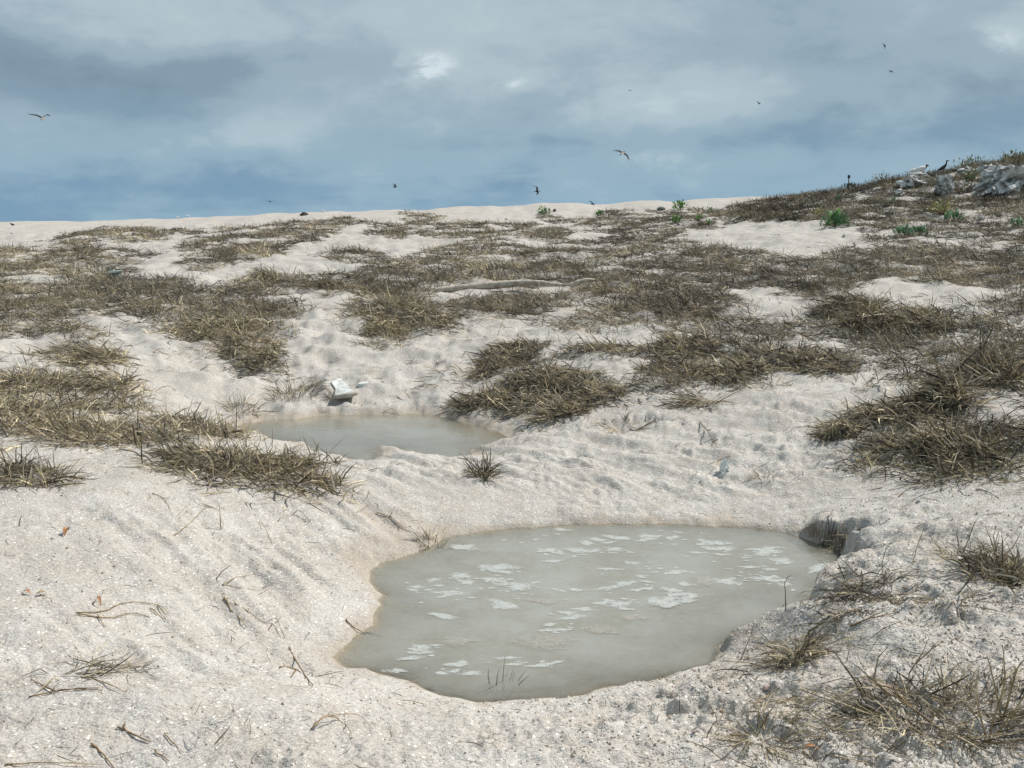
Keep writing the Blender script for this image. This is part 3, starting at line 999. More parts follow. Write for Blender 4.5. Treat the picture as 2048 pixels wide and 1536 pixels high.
def clump(label, parts, n, L=(0.2, 0.4), up=0.3, el=(0.5, 0.35), w=0.008, pal=W_STRAW, comb=None, curl=(0.7, 0.5), name='grass_clump', flat=None):
    """parts: ellipses on the photo (px, py, rx, ry) where the blades root; up: height of the clump's heart"""
    tot = sum(p[2] * p[3] for p in parts)
    big = n >= 300 if flat is None else flat
    roots, rads, ths, ups = [], [], [], []
    base = None
    for (px, py, rx, ry) in parts:
        k = max(4, int(n * rx * ry / tot))
        c = ray(px, py)
        e1 = ray(px + rx, py)
        if base is None:
            base = c
        rw = abs(rx) / F * math.hypot(c.y, EYE - c.z)
        rd = min(rw * 1.3, ry / F * c.y * c.y / max(0.3, EYE - c.z))
        rd = max(rd, 0.35 * rw)
        rho = np.sqrt(rng.random(k))
        th = rng.random(k) * 2 * math.pi
        x = c.x + np.cos(th) * rho * rw
        y = c.y + np.sin(th) * rho * rd
        z = terr(x, y, False) - 0.01 + up * (.8 if big else 1) * (1 - rho ** 2) * rng.random(k) ** 1.4
        roots.append(np.stack([x, y, z], -1))
        ths.append(th)
    root = np.concatenate(roots)
    if big:
        L = (L[0] * .55, L[1] * .65)
    th = np.concatenate(ths)
    k = len(root)
    a = th + 0.6 * rng.standard_normal(k)
    if comb is not None:
        a = np.where(rng.random(k) < 0.65, comb + 0.45 * rng.standard_normal(k), a)
    elif big:
        sw = 3.0 * fbm(root[:, 0] * 2.2, root[:, 1] * 2.2, 411, 2) + 2.8
        a = np.where(rng.random(k) < 0.6, sw + 0.45 * rng.standard_normal(k), a)
    e = (el[0] * (.6 if big else 1) + el[1] * rng.standard_normal(k)).clip(0.0, 1.5)
    cu = (curl[0] + curl[1] * rng.standard_normal(k)).clip(-0.3, 2.2)
    Ln = L[0] + (L[1] - L[0]) * rng.random(k)
    Wn = w * (1.3 if big else 1) * (0.5 + 0.9 * rng.random(k))
    cf = np.exp(0.75 * fbm(root[:, 0] * 5, root[:, 1] * 5, 401, 2)) * 1.15
    co, q, t_, c7 = blades(root, a, e, cu, Ln, Wn, palette(k, pal, .3) * cf[:, None], 0.36)
    org = (base.x, base.y, base.z)
    o = link(name, new_mesh(name, co - np.array(org), q, t_, M_GRASS, False, c7), None, org)
    return tag(o, label, 'grass clump', CL_GROUP)


clump('wide straw-brown grass clump spilling down the sand left of centre', [(450, 655, 95, 26), (500, 690, 60, 24), (525, 728, 40, 14)], 2300, (.22, .42), .18, pal=W_STRAW, w=.010)
clump('rounded bushy grass clump on the sand above the left clump', [(532, 560, 30, 9)], 650, (.25, .42), .28, (.8, .3), w=.011, pal=W_DARK)
clump('small bushy grass clump just left of the driftwood log', [(668, 578, 26, 8)], 500, (.22, .38), .24, (.8, .3), w=.011, pal=W_DARK)
clump('large brown grass clump below the left end of the driftwood log', [(790, 625, 70, 26), (775, 662, 40, 20), (850, 640, 60, 14)], 2300, (.22, .42), .22, pal=W_STRAW, w=.010)
clump('purplish grey upright grass clump in the left band of grass', [(300, 585, 45, 10), (345, 580, 35, 8)], 700, (.22, .40), .2, (.95, .3), w=.010, pal=W_GREY)
clump('flattened straw grass clump at the left edge above the grass ridge', [(60, 770, 80, 22), (205, 778, 50, 20)], 650, (.25, .45), .12, pal=W_STRAW, w=.009)
clump('swept straw grass clump on the left sand bank', [(200, 718, 55, 14)], 600, (.25, .45), .12, pal=W_STRAW, comb=-2.6, w=.009)
clump('grey stiff grass clump on the ridge left of the far pool', [(235, 860, 60, 8), (330, 880, 45, 8)], 480, (.15, .28), .08, (.8, .4), w=.008, pal=W_GREY)
clump('tan and grey grass clump lying in front of the far pool', [(420, 915, 90, 14)], 620, (.18, .34), .08, (.6, .4), w=.008, pal=[3, 3, 2, 3, 1, 1, 3])
clump('spiky grass clump at the foot of the ridge beside the far pool', [(590, 935, 40, 12), (650, 962, 35, 8)], 420, (.14, .30), .05, (.9, .4), w=.006, pal=W_DARK)
clump('wiry grass clump at the left edge on the near sand bank', [(60, 960, 85, 18), (20, 945, 40, 18)], 800, (.16, .34), .09, (.6, .4), w=.0055, pal=W_DARK)
clump('thin grass clump hanging at the far pool left shore', [(390, 848, 70, 8)], 300, (.14, .3), .05, (.6, .4), w=.006, pal=W_DARK)
clump('sparse tuft at the left corner of the far pool', [(482, 822, 24, 10)], 120, (.14, .28), .06, (.8, .4), w=.006, pal=W_STRAW)
clump('sparse weedy tuft beside the white board', [(590, 790, 48, 12)], 260, (.12, .26), .06, (.8, .4), w=.006, pal=W_DARK)
clump('dark straw grass clump drooping toward the far pool', [(945, 808, 34, 7), (990, 800, 45, 9), (1050, 806, 40, 9)], 850, (.22, .42), .12, pal=W_DARK, comb=-2.4, w=.009)
clump('dark tangled grass mound right of the far pool', [(1080, 762, 55, 13), (1140, 768, 48, 12)], 1200, (.24, .45), .2, pal=W_DARK, comb=-2.6, w=.009)
clump('combed grass mat draped down the slope above the far pool', [(1010, 720, 50, 16), (1045, 700, 40, 12), (975, 748, 26, 10)], 1000, (.24, .45), .1, pal=W_DARK, comb=-2.3, w=.009)
clump('long grass clump fanned along the sand right of the far pool', [(1200, 790, 50, 10), (1150, 815, 45, 10), (1110, 830, 40, 8)], 1000, (.24, .45), .1, pal=[3, 3, 3, 2, 3, 1, 1], comb=-2.5, w=.009)
clump('narrow strip of matted grass across the bare sand', [(1170, 698, 60, 5), (1240, 700, 70, 6)], 600, (.2, .36), .06, pal=W_DARK, comb=-2.9, w=.009)
clump('dark purple grey grass mound in the middle right', [(1400, 605, 70, 14), (1370, 625, 50, 10)], 1400, (.28, .5), .28, (.7, .35), pal=[1, .5, 2, 3, 4, .5, 1.5], w=.011)
clump('dark mounded grass clump with a hollow shaded side', [(1700, 625, 55, 18), (1740, 650, 50, 18)], 1700, (.3, .55), .34, (.6, .35), pal=W_DARK, comb=-2.7, w=.011)
clump('second dark mounded grass clump with a straw arch on top', [(1830, 645, 50, 14), (1870, 660, 45, 12)], 1300, (.3, .55), .28, (.55, .35), pal=W_DARK, comb=-2.8, w=.011)
clump('broad tangled mat below the middle right mound', [(1380, 690, 60, 22), (1340, 740, 50, 16)], 1500, (.24, .45), .14, pal=W_DARK, w=.010)
clump('wide brown mat of grass on the sand slope right of centre', [(1560, 720, 90, 18), (1640, 735, 60, 12), (1480, 745, 70, 12)], 1800, (.24, .45), .14, pal=W_DARK, w=.010)
clump('tall dark grass thicket at the right edge above the near sand', [(1985, 760, 60, 40), (1900, 800, 40, 22)], 2200, (.3, .58), .3, (.7, .4), pal=W_DARK, w=.010)
clump('dark overhanging grass clump left of the right-edge thicket', [(1835, 822, 60, 16), (1760, 835, 40, 10)], 1000, (.22, .42), .16, pal=W_DARK, comb=-2.6, w=.008)
clump('fountain-like grass tuft drooping over a sand ledge', [(1680, 868, 28, 12)], 500, (.24, .40), .16, (.7, .4), pal=[3, 3, 3, 2, 3, 1, 1], curl=(1.5, .4), w=.008)
clump('brown grass clump on the sand below the right thicket', [(1895, 895, 45, 22), (1950, 920, 40, 14)], 1000, (.22, .42), .16, (.7, .4), pal=W_DARK, w=.0075)
clump('small dark grass tuft between two sand humps', [(1770, 900, 40, 12)], 380, (.14, .28), .08, (.8, .4), pal=W_DARK, w=.007)
clump('limp fan of dark grass lying alone on the sand', [(1400, 805, 34, 7)], 170, (.25, .42), .05, (.3, .2), pal=W_DARK, comb=-2.7, w=.008)
clump('upright straw tuft standing between the two pools', [(965, 955, 17, 7)], 130, (.10, .22), .06, (.8, .4), pal=[2, 1, 3, 1, 4, 2, 1], w=.007)
clump('leafy straw tuft at the right edge beside the near pool', [(1995, 1140, 55, 26), (2030, 1165, 30, 22)], 520, (.16, .30), .06, (.75, .45), pal=W_STRAW, w=.0065)
clump('thin dry tuft on the sand left of the right-edge tuft', [(1915, 1115, 24, 10)], 60, (.14, .26), .02, (.5, .35), pal=W_STRAW, w=.005)
clump('large dark grass clump sprawling in the bottom right corner', [(1870, 1440, 140, 48), (1970, 1430, 100, 52), (1790, 1400, 80, 32)], 600, (.12, .30), .03, (.35, .4), pal=W_DARK, flat=False, w=.0048)
clump('straw tuft drooping over the near pool front rim', [(1590, 1318, 26, 16)], 170, (.12, .22), .05, (.7, .4), pal=[4, 4, 2, 1, 2, 1, 1], curl=(1.5, .4), w=.006)
clump('flattened straw bundle on the bottom sand edge', [(1530, 1480, 40, 14)], 110, (.10, .24), .02, (.25, .25), pal=W_STRAW, w=.0045)
clump('dark root tangle hanging on the near pool right bank', [(1740, 1170, 50, 14), (1700, 1190, 40, 12)], 280, (.10, .24), .03, (.3, .4), pal=[1, .5, 2, 2, 5, 1, 1], comb=-2.7, w=.005)
clump('dark root fringe hanging over the pool right scarp', [(1660, 1098, 44, 9)], 150, (.05, .14), .02, (.2, .4), pal=[1, .5, 2, 2, 6, 1, .5], comb=-2.6, w=.005)
clump('dark matted roots on the shaded right bank slope', [(1790, 1195, 50, 16), (1690, 1225, 45, 14)], 200, (.08, .22), .015, (.15, .25), pal=[1, .5, 2, 2, 6, 1, .5], comb=-2.5, w=.005)
clump('straggly dry debris along the near pool front-right rim', [(1640, 1290, 70, 14), (1540, 1335, 50, 14)], 120, (.10, .26), .01, (.12, .2), pal=W_DARK, comb=2.8, w=.004)
clump('loose straw spread left of the bottom right clump', [(1620, 1400, 80, 20), (1700, 1480, 70, 18)], 110, (.08, .24), .01, (.12, .2), pal=W_STRAW, comb=2.9, w=.004)
clump('little weed bundle stranded at the near pool back corner', [(862, 1088, 24, 6)], 110, (.06, .14), .03, (.7, .5), pal=W_DARK, w=.004)
clump('few green-grey blades growing on the near pool front rim', [(1002, 1398, 16, 6)], 16, (.12, .22), .0, (1.25, .18), pal=[1, 1, 1, 3, 1, 4, 1], curl=(.2, .3), w=.005)
clump('flattened bundle of dark blades on the lower left sand', [(220, 1338, 60, 7), (150, 1352, 45, 6)], 75, (.10, .22), .015, (.15, .2), pal=W_DARK, comb=0.25, w=.005)
clump('wilted brown tuft at the foot of the white board', [(668, 795, 10, 8)], 60, (.08, .16), .04, (.7, .4), pal=W_DARK, w=.006)
clump('short brown tuft on the sand near the white coral lump', [(1530, 958, 16, 5)], 40, (.07, .16), .02, (.6, .5), pal=W_STRAW, w=.005)
clump('short dark weed on the sand right of the far pool', [(1245, 860, 36, 8)], 90, (.12, .26), .02, (.4, .35), pal=W_STRAW, w=.006)
clump('reddish dry tuft on the right sand beside small weeds', [(1735, 945, 22, 9)], 60, (.08, .18), .02, (.8, .4), pal=W_DARK, w=.005)
clump('bent brown weed lying across the sand near the right pool bank', [(1905, 1200, 40, 14)], 55, (.14, .28), .01, (.35, .3), pal=W_DARK, w=.005)


# ------------------------------------------------------------------ tubes, stems
def tube(pts, rad, sides=6):
    pts = [Vector(p) for p in pts]
    n = len(pts)
    if not hasattr(rad, '__len__'):
        rad = [rad] * n
    co, q = [], []
    prev = None
    for i, p in enumerate(pts):
        d = (pts[min(i + 1, n - 1)] - pts[max(i - 1, 0)]).normalized()
        ref = prev if prev is not None else (Vector((0, 0, 1)) if abs(d.z) < 0.9 else Vector((1, 0, 0)))
        s = d.cross(ref)
        if s.length < 1e-5:
            s = d.orthogonal()
        s.normalize()
        u = s.cross(d).normalized()
        prev = u
        for k in range(sides):
            a = 2 * math.pi * k / sides
            co.append(p + (s * math.cos(a) + u * math.sin(a)) * rad[i])
    for i in range(n - 1):
        for k in range(sides):
            a = i * sides + k
            b = i * sides + (k + 1) % sides
            q.append((a, b, b + sides, a + sides))
    t = []
    for base, rev in ((0, True), ((n - 1) * sides, False)):
        for k in range(1, sides - 1):
            tri = (base, base + k, base + k + 1)
            t.append(tri[::-1] if rev else tri)
    return np.array([list(c) for c in co]), np.array(q), np.array(t)


def merge(parts):
    C, Q, T = [], [], []
    o = 0
    for co, q, t in parts:
        C.append(co)
        if q is not None and len(q):
            Q.append(np.asarray(q) + o)
        if t is not None and len(t):
            T.append(np.asarray(t) + o)
        o += len(co)
    return np.concatenate(C), (np.concatenate(Q) if Q else None), (np.concatenate(T) if T else None)


def resample(pts, m):
    pts = [Vector(p) for p in pts]
    if len(pts) == 2:
        return [pts[0].lerp(pts[1], i / m) for i in range(m + 1)]
    out = []
    n = len(pts)
    for i in range(n - 1):
        p0, p1, p2, p3 = pts[max(i - 1, 0)], pts[i], pts[i + 1], pts[min(i + 2, n - 1)]
        for k in range(m):
            t = k / m
            out.append(0.5 * ((2 * p1) + (p2 - p0) * t + (2 * p0 - 5 * p1 + 4 * p2 - p3) * t * t + (3 * p1 - p0 - 3 * p2 + p3) * t ** 3))
    out.append(pts[-1])
    return out


def lay(pix, lift=0.006):
    """a stem lying on the sand through photo pixels; a third number lifts that point"""
    out = []
    for p in pix:
        g = ray(p[0], p[1] + 0.0)
        z = lift + (p[2] if len(p) > 2 else 0.0)
        v = Vector(g)
        if len(p) > 2 and p[2] > 0.02:
            # the lifted point keeps its pixel: slide back along the sight line
            x, y, dzz = [float(q) for q in pix_dir(p[0], p[1])]
            t = g.y / y
            while t > 0.5 and EYE + dzz * t < float(terr(np.array([x * t]), np.array([y * t]))[0]) + p[2]:
                t -= 0.01
            v = Vector((x * t, y * t, EYE + dzz * t))
        else:
            v.z += z
        out.append(v)
    return out


def stand(pix):
    """a stem rising from its first pixel, the rest at the same distance"""
    g = ray(*pix[0][:2])
    out = [g - Vector((0, 0, 0.01))]
    for p in pix[1:]:
        out.append(at_dist(p[0], p[1], g.y + (p[2] if len(p) > 2 else 0)))
    return out


def stem(label, lines, rad=0.0028, mat=None, name='dry_stem', cat='stem', leaves=0, group='dry stems on the sand', m=4, mode='lay'):
    ps = []
    org = None
    for ln in lines:
        md = mode
        if isinstance(ln, tuple) and ln[0] in ('lay', 'stand'):
            md, ln = ln
        pts = lay(ln) if md == 'lay' else stand(ln)
        pts = resample(pts, m)
        if org is None:
            org = Vector(pts[0])
        pts = [p - org + Vector((random.gauss(0, .0012), random.gauss(0, .0012), random.gauss(0, .0008))) for p in pts]
        n = len(pts)
        rd = [rad * .82 * (1.1 - 0.65 * i / (n - 1)) * random.uniform(0.85, 1.15) for i in range(n)]
        ps.append(tube(pts, rd, 5))
    co, q, t = merge(ps)
    o = link(name, new_mesh(name, co, q, t, mat or M_STEM, True), None, org)
    return tag(o, label, cat, group)


stem('long forked straw stem looped on the left sand slope', [[(152, 1228), (205, 1225), (252, 1207), (315, 1212), (340, 1232)], [(155, 1230), (215, 1238), (262, 1229), (300, 1236)],
     [(315, 1212), (335, 1240)], [(195, 1232), (210, 1256)], [(300, 1218), (332, 1243)]], .0035, M_STEM2)
stem('thin jointed stem running down the slope to the near pool', [[(470, 1208), (500, 1228), (530, 1247), (552, 1248, .02), (570, 1278)], [(552, 1248), (562, 1235, .03)], [(545, 1250), (538, 1262)]], .003)
stem('leafy dry stem on the left slope above the jointed stem', [[(450, 1196), (462, 1222), (480, 1240), (494, 1258)]], .0045, M_STEM2)
stem('short dark stick poking from the left sand slope', [('stand', [(430, 1157), (445, 1142), (462, 1130)])], .0035)
stem('pair of curved straw blades on the left slope', [[(445, 1172), (470, 1158), (490, 1154), (514, 1150)], [(445, 1172), (480, 1178), (515, 1182)]], .003, M_STEM2)
stem('stout dark stem lying near the pool left corner', [[(578, 1297), (590, 1320), (610, 1352), (626, 1374)], [(560, 1337), (590, 1340), (612, 1358)], [(590, 1345), (582, 1356)]], .0045)
stem('forked twig in the lower left beside the flattened bundle', [[(55, 1398), (110, 1385), (150, 1381), (205, 1385)], [(110, 1385), (62, 1362)], [(150, 1381), (200, 1378)]], .0035)
stem('long straight stem under the flattened bundle at lower left', [[(165, 1352), (210, 1368), (252, 1388)]], .003, M_STEM2)
stem('bare reddish twig on the bottom left sand', [[(235, 1457), (262, 1470), (300, 1487)], [(248, 1463), (250, 1448)]], .004)
stem('thick dark stick cut by the bottom edge at left', [[(183, 1490), (205, 1512), (230, 1540)]], .004)
stem('thin pale stem lying along the bottom left edge', [[(10, 1532), (60, 1530), (120, 1529), (200, 1532)]], .003, M_STEM2)
stem('curved straw stems arching over the front sand', [[(622, 1462), (645, 1436, .03), (690, 1428, .03), (720, 1440, .01), (745, 1462)], [(622, 1462), (655, 1445, .02), (690, 1452), (706, 1478)]], .0026, M_STEM2)
stem('thin twig on the sand below the arching stems', [[(330, 1470), (345, 1488), (365, 1507)]], .0028)
stem('short dark twig on the bottom sand at centre left', [[(310, 1505), (338, 1525)]], .0035)
stem('upright reed bent over in the near pool', [('stand', [(1571, 1222), (1571, 1190), (1570, 1168), (1574, 1157), (1582, 1150)]), ('stand', [(1571, 1222), (1568, 1232), (1562, 1245)])], .0032)
stem('looped straw floating near the pool right shore', [[(1405, 1223), (1430, 1223), (1462, 1222)], [(1405, 1223), (1420, 1231), (1450, 1233)]], .003, M_STEM2)
stem('thin branched twig in the pool by the sand spit', [[(1325, 1243, .03), (1345, 1262, .02), (1372, 1278)], [(1330, 1256, .02), (1352, 1272)], [(1372, 1278), (1378, 1262, .04)]], .0022)
stem('tall thin stem standing on the sand spit', [('stand', [(1480, 1318), (1496, 1285), (1508, 1248)])], .003)
stem('slanted straw stick on the sand right of the drooping tuft', [('stand', [(1828, 1325), (1855, 1305), (1882, 1286)])], .004, M_STEM2)
stem('short straw stick leaning on the right front sand', [('stand', [(1758, 1340), (1782, 1318)])], .0032, M_STEM2)
stem('thin upright stem beside the drooping rim tuft', [('stand', [(1694, 1322), (1698, 1290), (1694, 1262)]), ('stand', [(1694, 1322), (1690, 1345)])], .0022, M_STEM2)
stem('slender bare seedling on the sand near the right tuft', [('stand', [(1825, 1126), (1835, 1090), (1846, 1058), (1833, 1050)]), ('lay', [(1825, 1126), (1850, 1122)])], .0025, M_STEM2)
stem('fan of straw stems lying on the bottom edge right of centre', [[(1650, 1512), (1690, 1520), (1740, 1528)], [(1650, 1512), (1710, 1514), (1770, 1520)]], .0032, M_STEM2)
stem('dark slanting twig on the lower right sand', [('stand', [(1411, 1474), (1422, 1455), (1434, 1436), (1418, 1410)])], .003)
stem('straw stick lying on the sand below the drooping tuft', [[(1510, 1410), (1535, 1394), (1560, 1378)]], .004, M_STEM2)
stem('flat straw blade on the bottom right sand', [[(1458, 1474), (1490, 1472), (1525, 1482)]], .0045, M_STEM2)
stem('pair of tall crossing stems in the bottom right clump', [('stand', [(2005, 1440), (1990, 1370), (1975, 1310)]), ('stand', [(2005, 1440), (2030, 1350), (2046, 1320)])], .0045, M_STEM2)
stem('tall forked straw stalks rising from the bottom right clump', [('stand', [(1975, 1485), (1990, 1430), (2010, 1360), (2005, 1290)]), ('stand', [(1975, 1485), (1960, 1430), (1950, 1390)]), ('stand', [(1975, 1485), (2030, 1420), (2050, 1385)])], .0045, M_STEM2)
stem('long straw stalks lying flat under the bottom right clump', [[(1800, 1487), (1880, 1493), (2000, 1490)], [(1880, 1493), (1900, 1500), (1960, 1497)], [(1880, 1493), (1950, 1486), (2040, 1492)]], .004, M_STEM2)
stem('dark bent stalks sprawling at the left of the bottom right clump', [[(1890, 1470), (1830, 1420, .05), (1770, 1372, .06), (1720, 1400)], [(1890, 1470), (1800, 1400, .06), (1735, 1360, .05)], [(1890, 1470), (1840, 1470), (1760, 1440, .02), (1700, 1420)]], .0042)
stem('three bare upright stalks of the right-edge tuft', [('stand', [(1995, 1120), (1983, 1080), (1970, 1052)]), ('stand', [(1995, 1120), (1992, 1085), (1998, 1062)]), ('stand', [(1995, 1120), (2025, 1095), (2042, 1065)])], .0036, M_STEM2)
stem('zigzag of thin straw stems on the left sand brow', [[(348, 1072), (375, 1052), (408, 1020), (430, 1016)], [(405, 1010), (430, 1018), (440, 1024)]], .0024, M_STEM2)
stem('single upright straw blade on the left sand brow', [('stand', [(442, 1058), (440, 1030), (437, 1005)])], .004, M_STEM2)
stem('little inverted V of straw on the left slope', [('stand', [(544, 1086), (532, 1060), (520, 1040), (521, 1056)])], .0024, M_STEM2)
stem('dark branched stem on the sand brow left of centre', [[(305, 988), (325, 998), (335, 1010), (340, 1022)], [(325, 998), (338, 998)]], .003)
stem('short dark sprig at the far left of the sand brow', [('stand', [(38, 1052), (40, 1040), (43, 1030)])], .004)
stem('thin arched straw at the pool left shore', [[(585, 1030), (600, 1030, .02), (620, 1045)], [(620, 1045), (622, 1036, .03)]], .003, M_STEM)
stem('dark stem on the sand brow above the near pool', [[(605, 984), (640, 984), (672, 990), (700, 1008)], [(700, 1008), (706, 985, .05), (708, 970, .08)]], .003)
stem('thin forked stem above the pool back corner', [[(714, 1026), (735, 1012), (755, 1008)], [(755, 1008), (758, 1018)]], .0022, M_STEM2)
stem('knobbly root hanging at the pool back corner', [[(752, 1026), (780, 1036), (800, 1052), (812, 1062), (835, 1068)], [(780, 1036), (790, 1020, .02)], [(800, 1052), (798, 1064)]], .003)
stem('tall stiff dark blades standing in the tuft between the pools', [('stand', [(968, 952), (970, 925), (966, 910), (967, 898)]), ('stand', [(968, 952), (975, 920), (972, 905)]), ('stand', [(968, 952), (980, 925), (981, 895)]), ('stand', [(968, 952), (945, 928), (918, 905)]),
     ('stand', [(968, 952), (938, 922), (916, 916)])], .0055)
stem('dark stem lying across the sand right of the far pool', [[(1370, 905), (1400, 890), (1425, 878)]], .004)
stem('drooping dead frond on the sand right of centre', [[(1400, 845), (1415, 862, .04), (1425, 885, .02), (1440, 905)], [(1415, 862), (1428, 858)], [(1425, 885), (1436, 880)]], .005)
stem('straw stems beside the white coral lump', [[(1420, 928), (1440, 920), (1458, 914), (1490, 913)], [(1440, 920), (1425, 940), (1412, 952)]], .003, M_STEM2)
stem('bare stick near the right-side sand', [[(1797, 995), (1815, 980), (1832, 968)], [(1832, 968), (1815, 950, .04)]], .003)
stem('dark stick on the right sand below the grass', [[(1952, 980), (1975, 985), (1998, 998)]], .004)
stem('dark stalk lying on the right pool bank', [[(1700, 1255), (1740, 1240), (1790, 1228), (1830, 1215)]], .004)
stem('roots trailing down the right bank to the pool', [[(1715, 1140), (1690, 1145), (1660, 1155), (1645, 1168)], [(1715, 1140), (1700, 1150), (1670, 1158), (1645, 1175)], [(1715, 1140), (1680, 1138), (1650, 1145), (1640, 1165)]], .0035)
stem('dark floating twig in the near pool', [[(910, 1260), (925, 1262), (944, 1264)], [(925, 1262), (932, 1257)]], .0035)
stem('thin twig floating at the pool left side', [[(800, 1222), (815, 1226), (828, 1232)]], .003)
stem('fine stem floating near the pool centre', [[(1165, 1142), (1180, 1130), (1200, 1122)]], .002)
stem('stems at the near pool left shore', [[(692, 1240), (705, 1255), (728, 1268)], [(728, 1268), (740, 1268), (766, 1275)]], .0045)
stem('brown sprig in the pool front shallows', [[(1160, 1322), (1175, 1320), (1202, 1318)]], .002, M_STEM2)
stem('curled straw at the far pool back shore', [[(765, 826), (785, 822, .02), (800, 832)]], .0035, M_STEM2)
stem('thin dry runner on the slope beside the far pool', [[(810, 782), (830, 776), (850, 768), (832, 758)], [(830, 776), (845, 782)]], .004, M_STEM2)
stem('small dry sprig high on the bare slope', [[(815, 728), (825, 722, .03), (830, 714, .05)], [(825, 722, .03), (812, 722)]], .005)


# ------------------------------------------------------------------ litter of short blades, and grains
n = 10000
u = rng.uniform(-0.56, 0.56, n)
d = np.exp(rng.uniform(math.log(2.6), math.log(17), n))
x, y = u * d, d
px, py, _ = to_pix(x, y, terr(x, y, False))
lr = sstep(1250, 1650, px) * sstep(1180, 1300, py)
dens = 0.12 + 0.4 * sstep(1150, 1700, px) * sstep(760, 900, py) + 0.5 * lr + 0.35 * sstep(620, 720, py) * (1 - sstep(860, 960, py)) + 0.25 * sstep(900, 1000, py) * (np.abs(px - 560) < 180)
dens *= 0.4 + sstep(-0.2, 0.4, fbm(x * 1.5, y * 1.5, 301, 3))
lr_ = lr
ok = (rng.random(n) < dens) & (np.minimum(sdf(POND1, x, y), sdf(POND2, x, y)) > 0.02)
x, y = x[ok], y[ok]
k = len(x)
z = terr(x, y) + 0.003
co, q, t_, c7 = blades(np.stack([x, y, z], -1), rng.random(k) * 6.28, np.where(rng.random(k) < .12, .9, .1) * rng.random(k), 0.3 * rng.random(k), 0.03 + (0.10 + 0.10 * lr_[ok]) * rng.random(k) ** 1.6,
                       np.maximum(0.0028, 0.00055 * y) * (0.7 + 0.6 * rng.random(k)), palette(k, [2, 1, 3, 2, 4, 1, .5]) * 0.85)
tag(link('plant_litter', new_mesh('plant_litter', co, q, t_, M_GRASS, False, c7)), 'scattered short bits of dry grass on the sand', 'plant litter', kind='stuff')

n = 40000
u = rng.uniform(-0.56, 0.56, n)
d = np.exp(rng.uniform(math.log(2.5), math.log(9.0), n) * 0.72 + 0.28 * math.log(2.6))
x, y = u * d, d
den = 0.22 + 0.78 * sstep(-0.6, 0.8, x)
s1 = np.minimum(sdf(POND1, x, y), sdf(POND2, x, y))
ok = (rng.random(n) < den * (0.45 + 0.7 * sstep(-.3, .3, fbm(x * 2, y * 2, 311, 2)))) & (s1 > 0.01)
x, y = x[ok], y[ok]
k = len(x)
z = terr(x, y)
rad = (0.0016 + 0.0042 * rng.random(k) ** 3.2 + 0.0025 * rng.random(k) ** 2 * sstep(0.0, 0.8, x) * (1 - sstep(4.0, 5.0, y))) * (0.8 + 0.08 * y)
octv = np.array([[1, 0, 0], [-1, 0, 0], [0, 1, 0], [0, -1, 0], [0, 0, 1], [0, 0, -1]], float)
octf = np.array([[0, 2, 4], [2, 1, 4], [1, 3, 4], [3, 0, 4], [2, 0, 5], [1, 2, 5], [3, 1, 5], [0, 3, 5]])
sc = rad[:, None] * (0.6 + 0.9 * rng.random((k, 3)))
sc[:, 2] *= 0.75
ro = rng.random(k) * 6.28
v = octv[None] * sc[:, None, :] * (0.75 + 0.5 * rng.random((k, 6, 1)))
cx, sx = np.cos(ro)[:, None], np.sin(ro)[:, None]
vx = v[..., 0] * cx - v[..., 1] * sx
vy = v[..., 0] * sx + v[..., 1] * cx
co = np.stack([vx + x[:, None], vy + y[:, None], v[..., 2] + (z + rad * 0.35)[:, None]], -1)
tri = (np.arange(k) * 6)[:, None, None] + octf[None]
gc = np.array([[0.56, 0.50, 0.42], [0.70, 0.67, 0.61], [0.44, 0.35, 0.27], [0.30, 0.22, 0.16]])[rng.choice(4, k, p=[.5, .22, .2, .08])]
tag(link('coral_grains', new_mesh('coral_grains', co, None, tri.reshape(-1, 3), M_GRAIN, False, np.repeat(gc, 6, 0))), 'coarse loose coral and shell grains on the near sand', 'grains', kind='stuff')


# ------------------------------------------------------------------ foam on the near pool
def mat_film(name, c1, c2, amax, scale):
    """thin floating film: opaque in the middle, ragged and see-through at its rim"""
    m, t, b = mat_base(name, 0.6, 0.3)
    g = t.node('ShaderNodeNewGeometry')
    P = g.outputs['Position']
    n1 = t.noise(P, scale, 5, 0.65)
    n2 = t.noise(P, scale * 3.5, 4, 0.6)
    t.put(b.inputs['Base Color'], t.mix(t.ramp(n2, 0.35, 0.65), c1, c2))
    e = t.node('ShaderNodeAttribute', attribute_name='edge').outputs['Fac']
    v = t.math('ADD', e, t.math('MULTIPLY', t.math('SUBTRACT', n1, 0.5), 2.4))
    v = t.math('ADD', v, t.math('MULTIPLY', t.math('SUBTRACT', n2, 0.5), 0.7))
    a = t.ramp(v, 0.0, 0.95, 0.0, amax)
    tr = t.node('ShaderNodeBsdfTransparent')
    mx = t.node('ShaderNodeMixShader')
    t.put(mx.inputs[0], a)
    t.put(mx.inputs[1], tr.outputs[0])
    t.put(mx.inputs[2], b.outputs[0])
    t.put(m.node_tree.nodes['Material Output'].inputs['Surface'], mx.outputs[0])
    return m


M_FOAM = mat_film('foam', (0.44, 0.46, 0.435), (0.54, 0.56, 0.535), 0.74, 20.0)
M_SCUM = mat_film('sandy_scum', (0.36, 0.335, 0.29), (0.45, 0.425, 0.38), 0.6, 22.0)


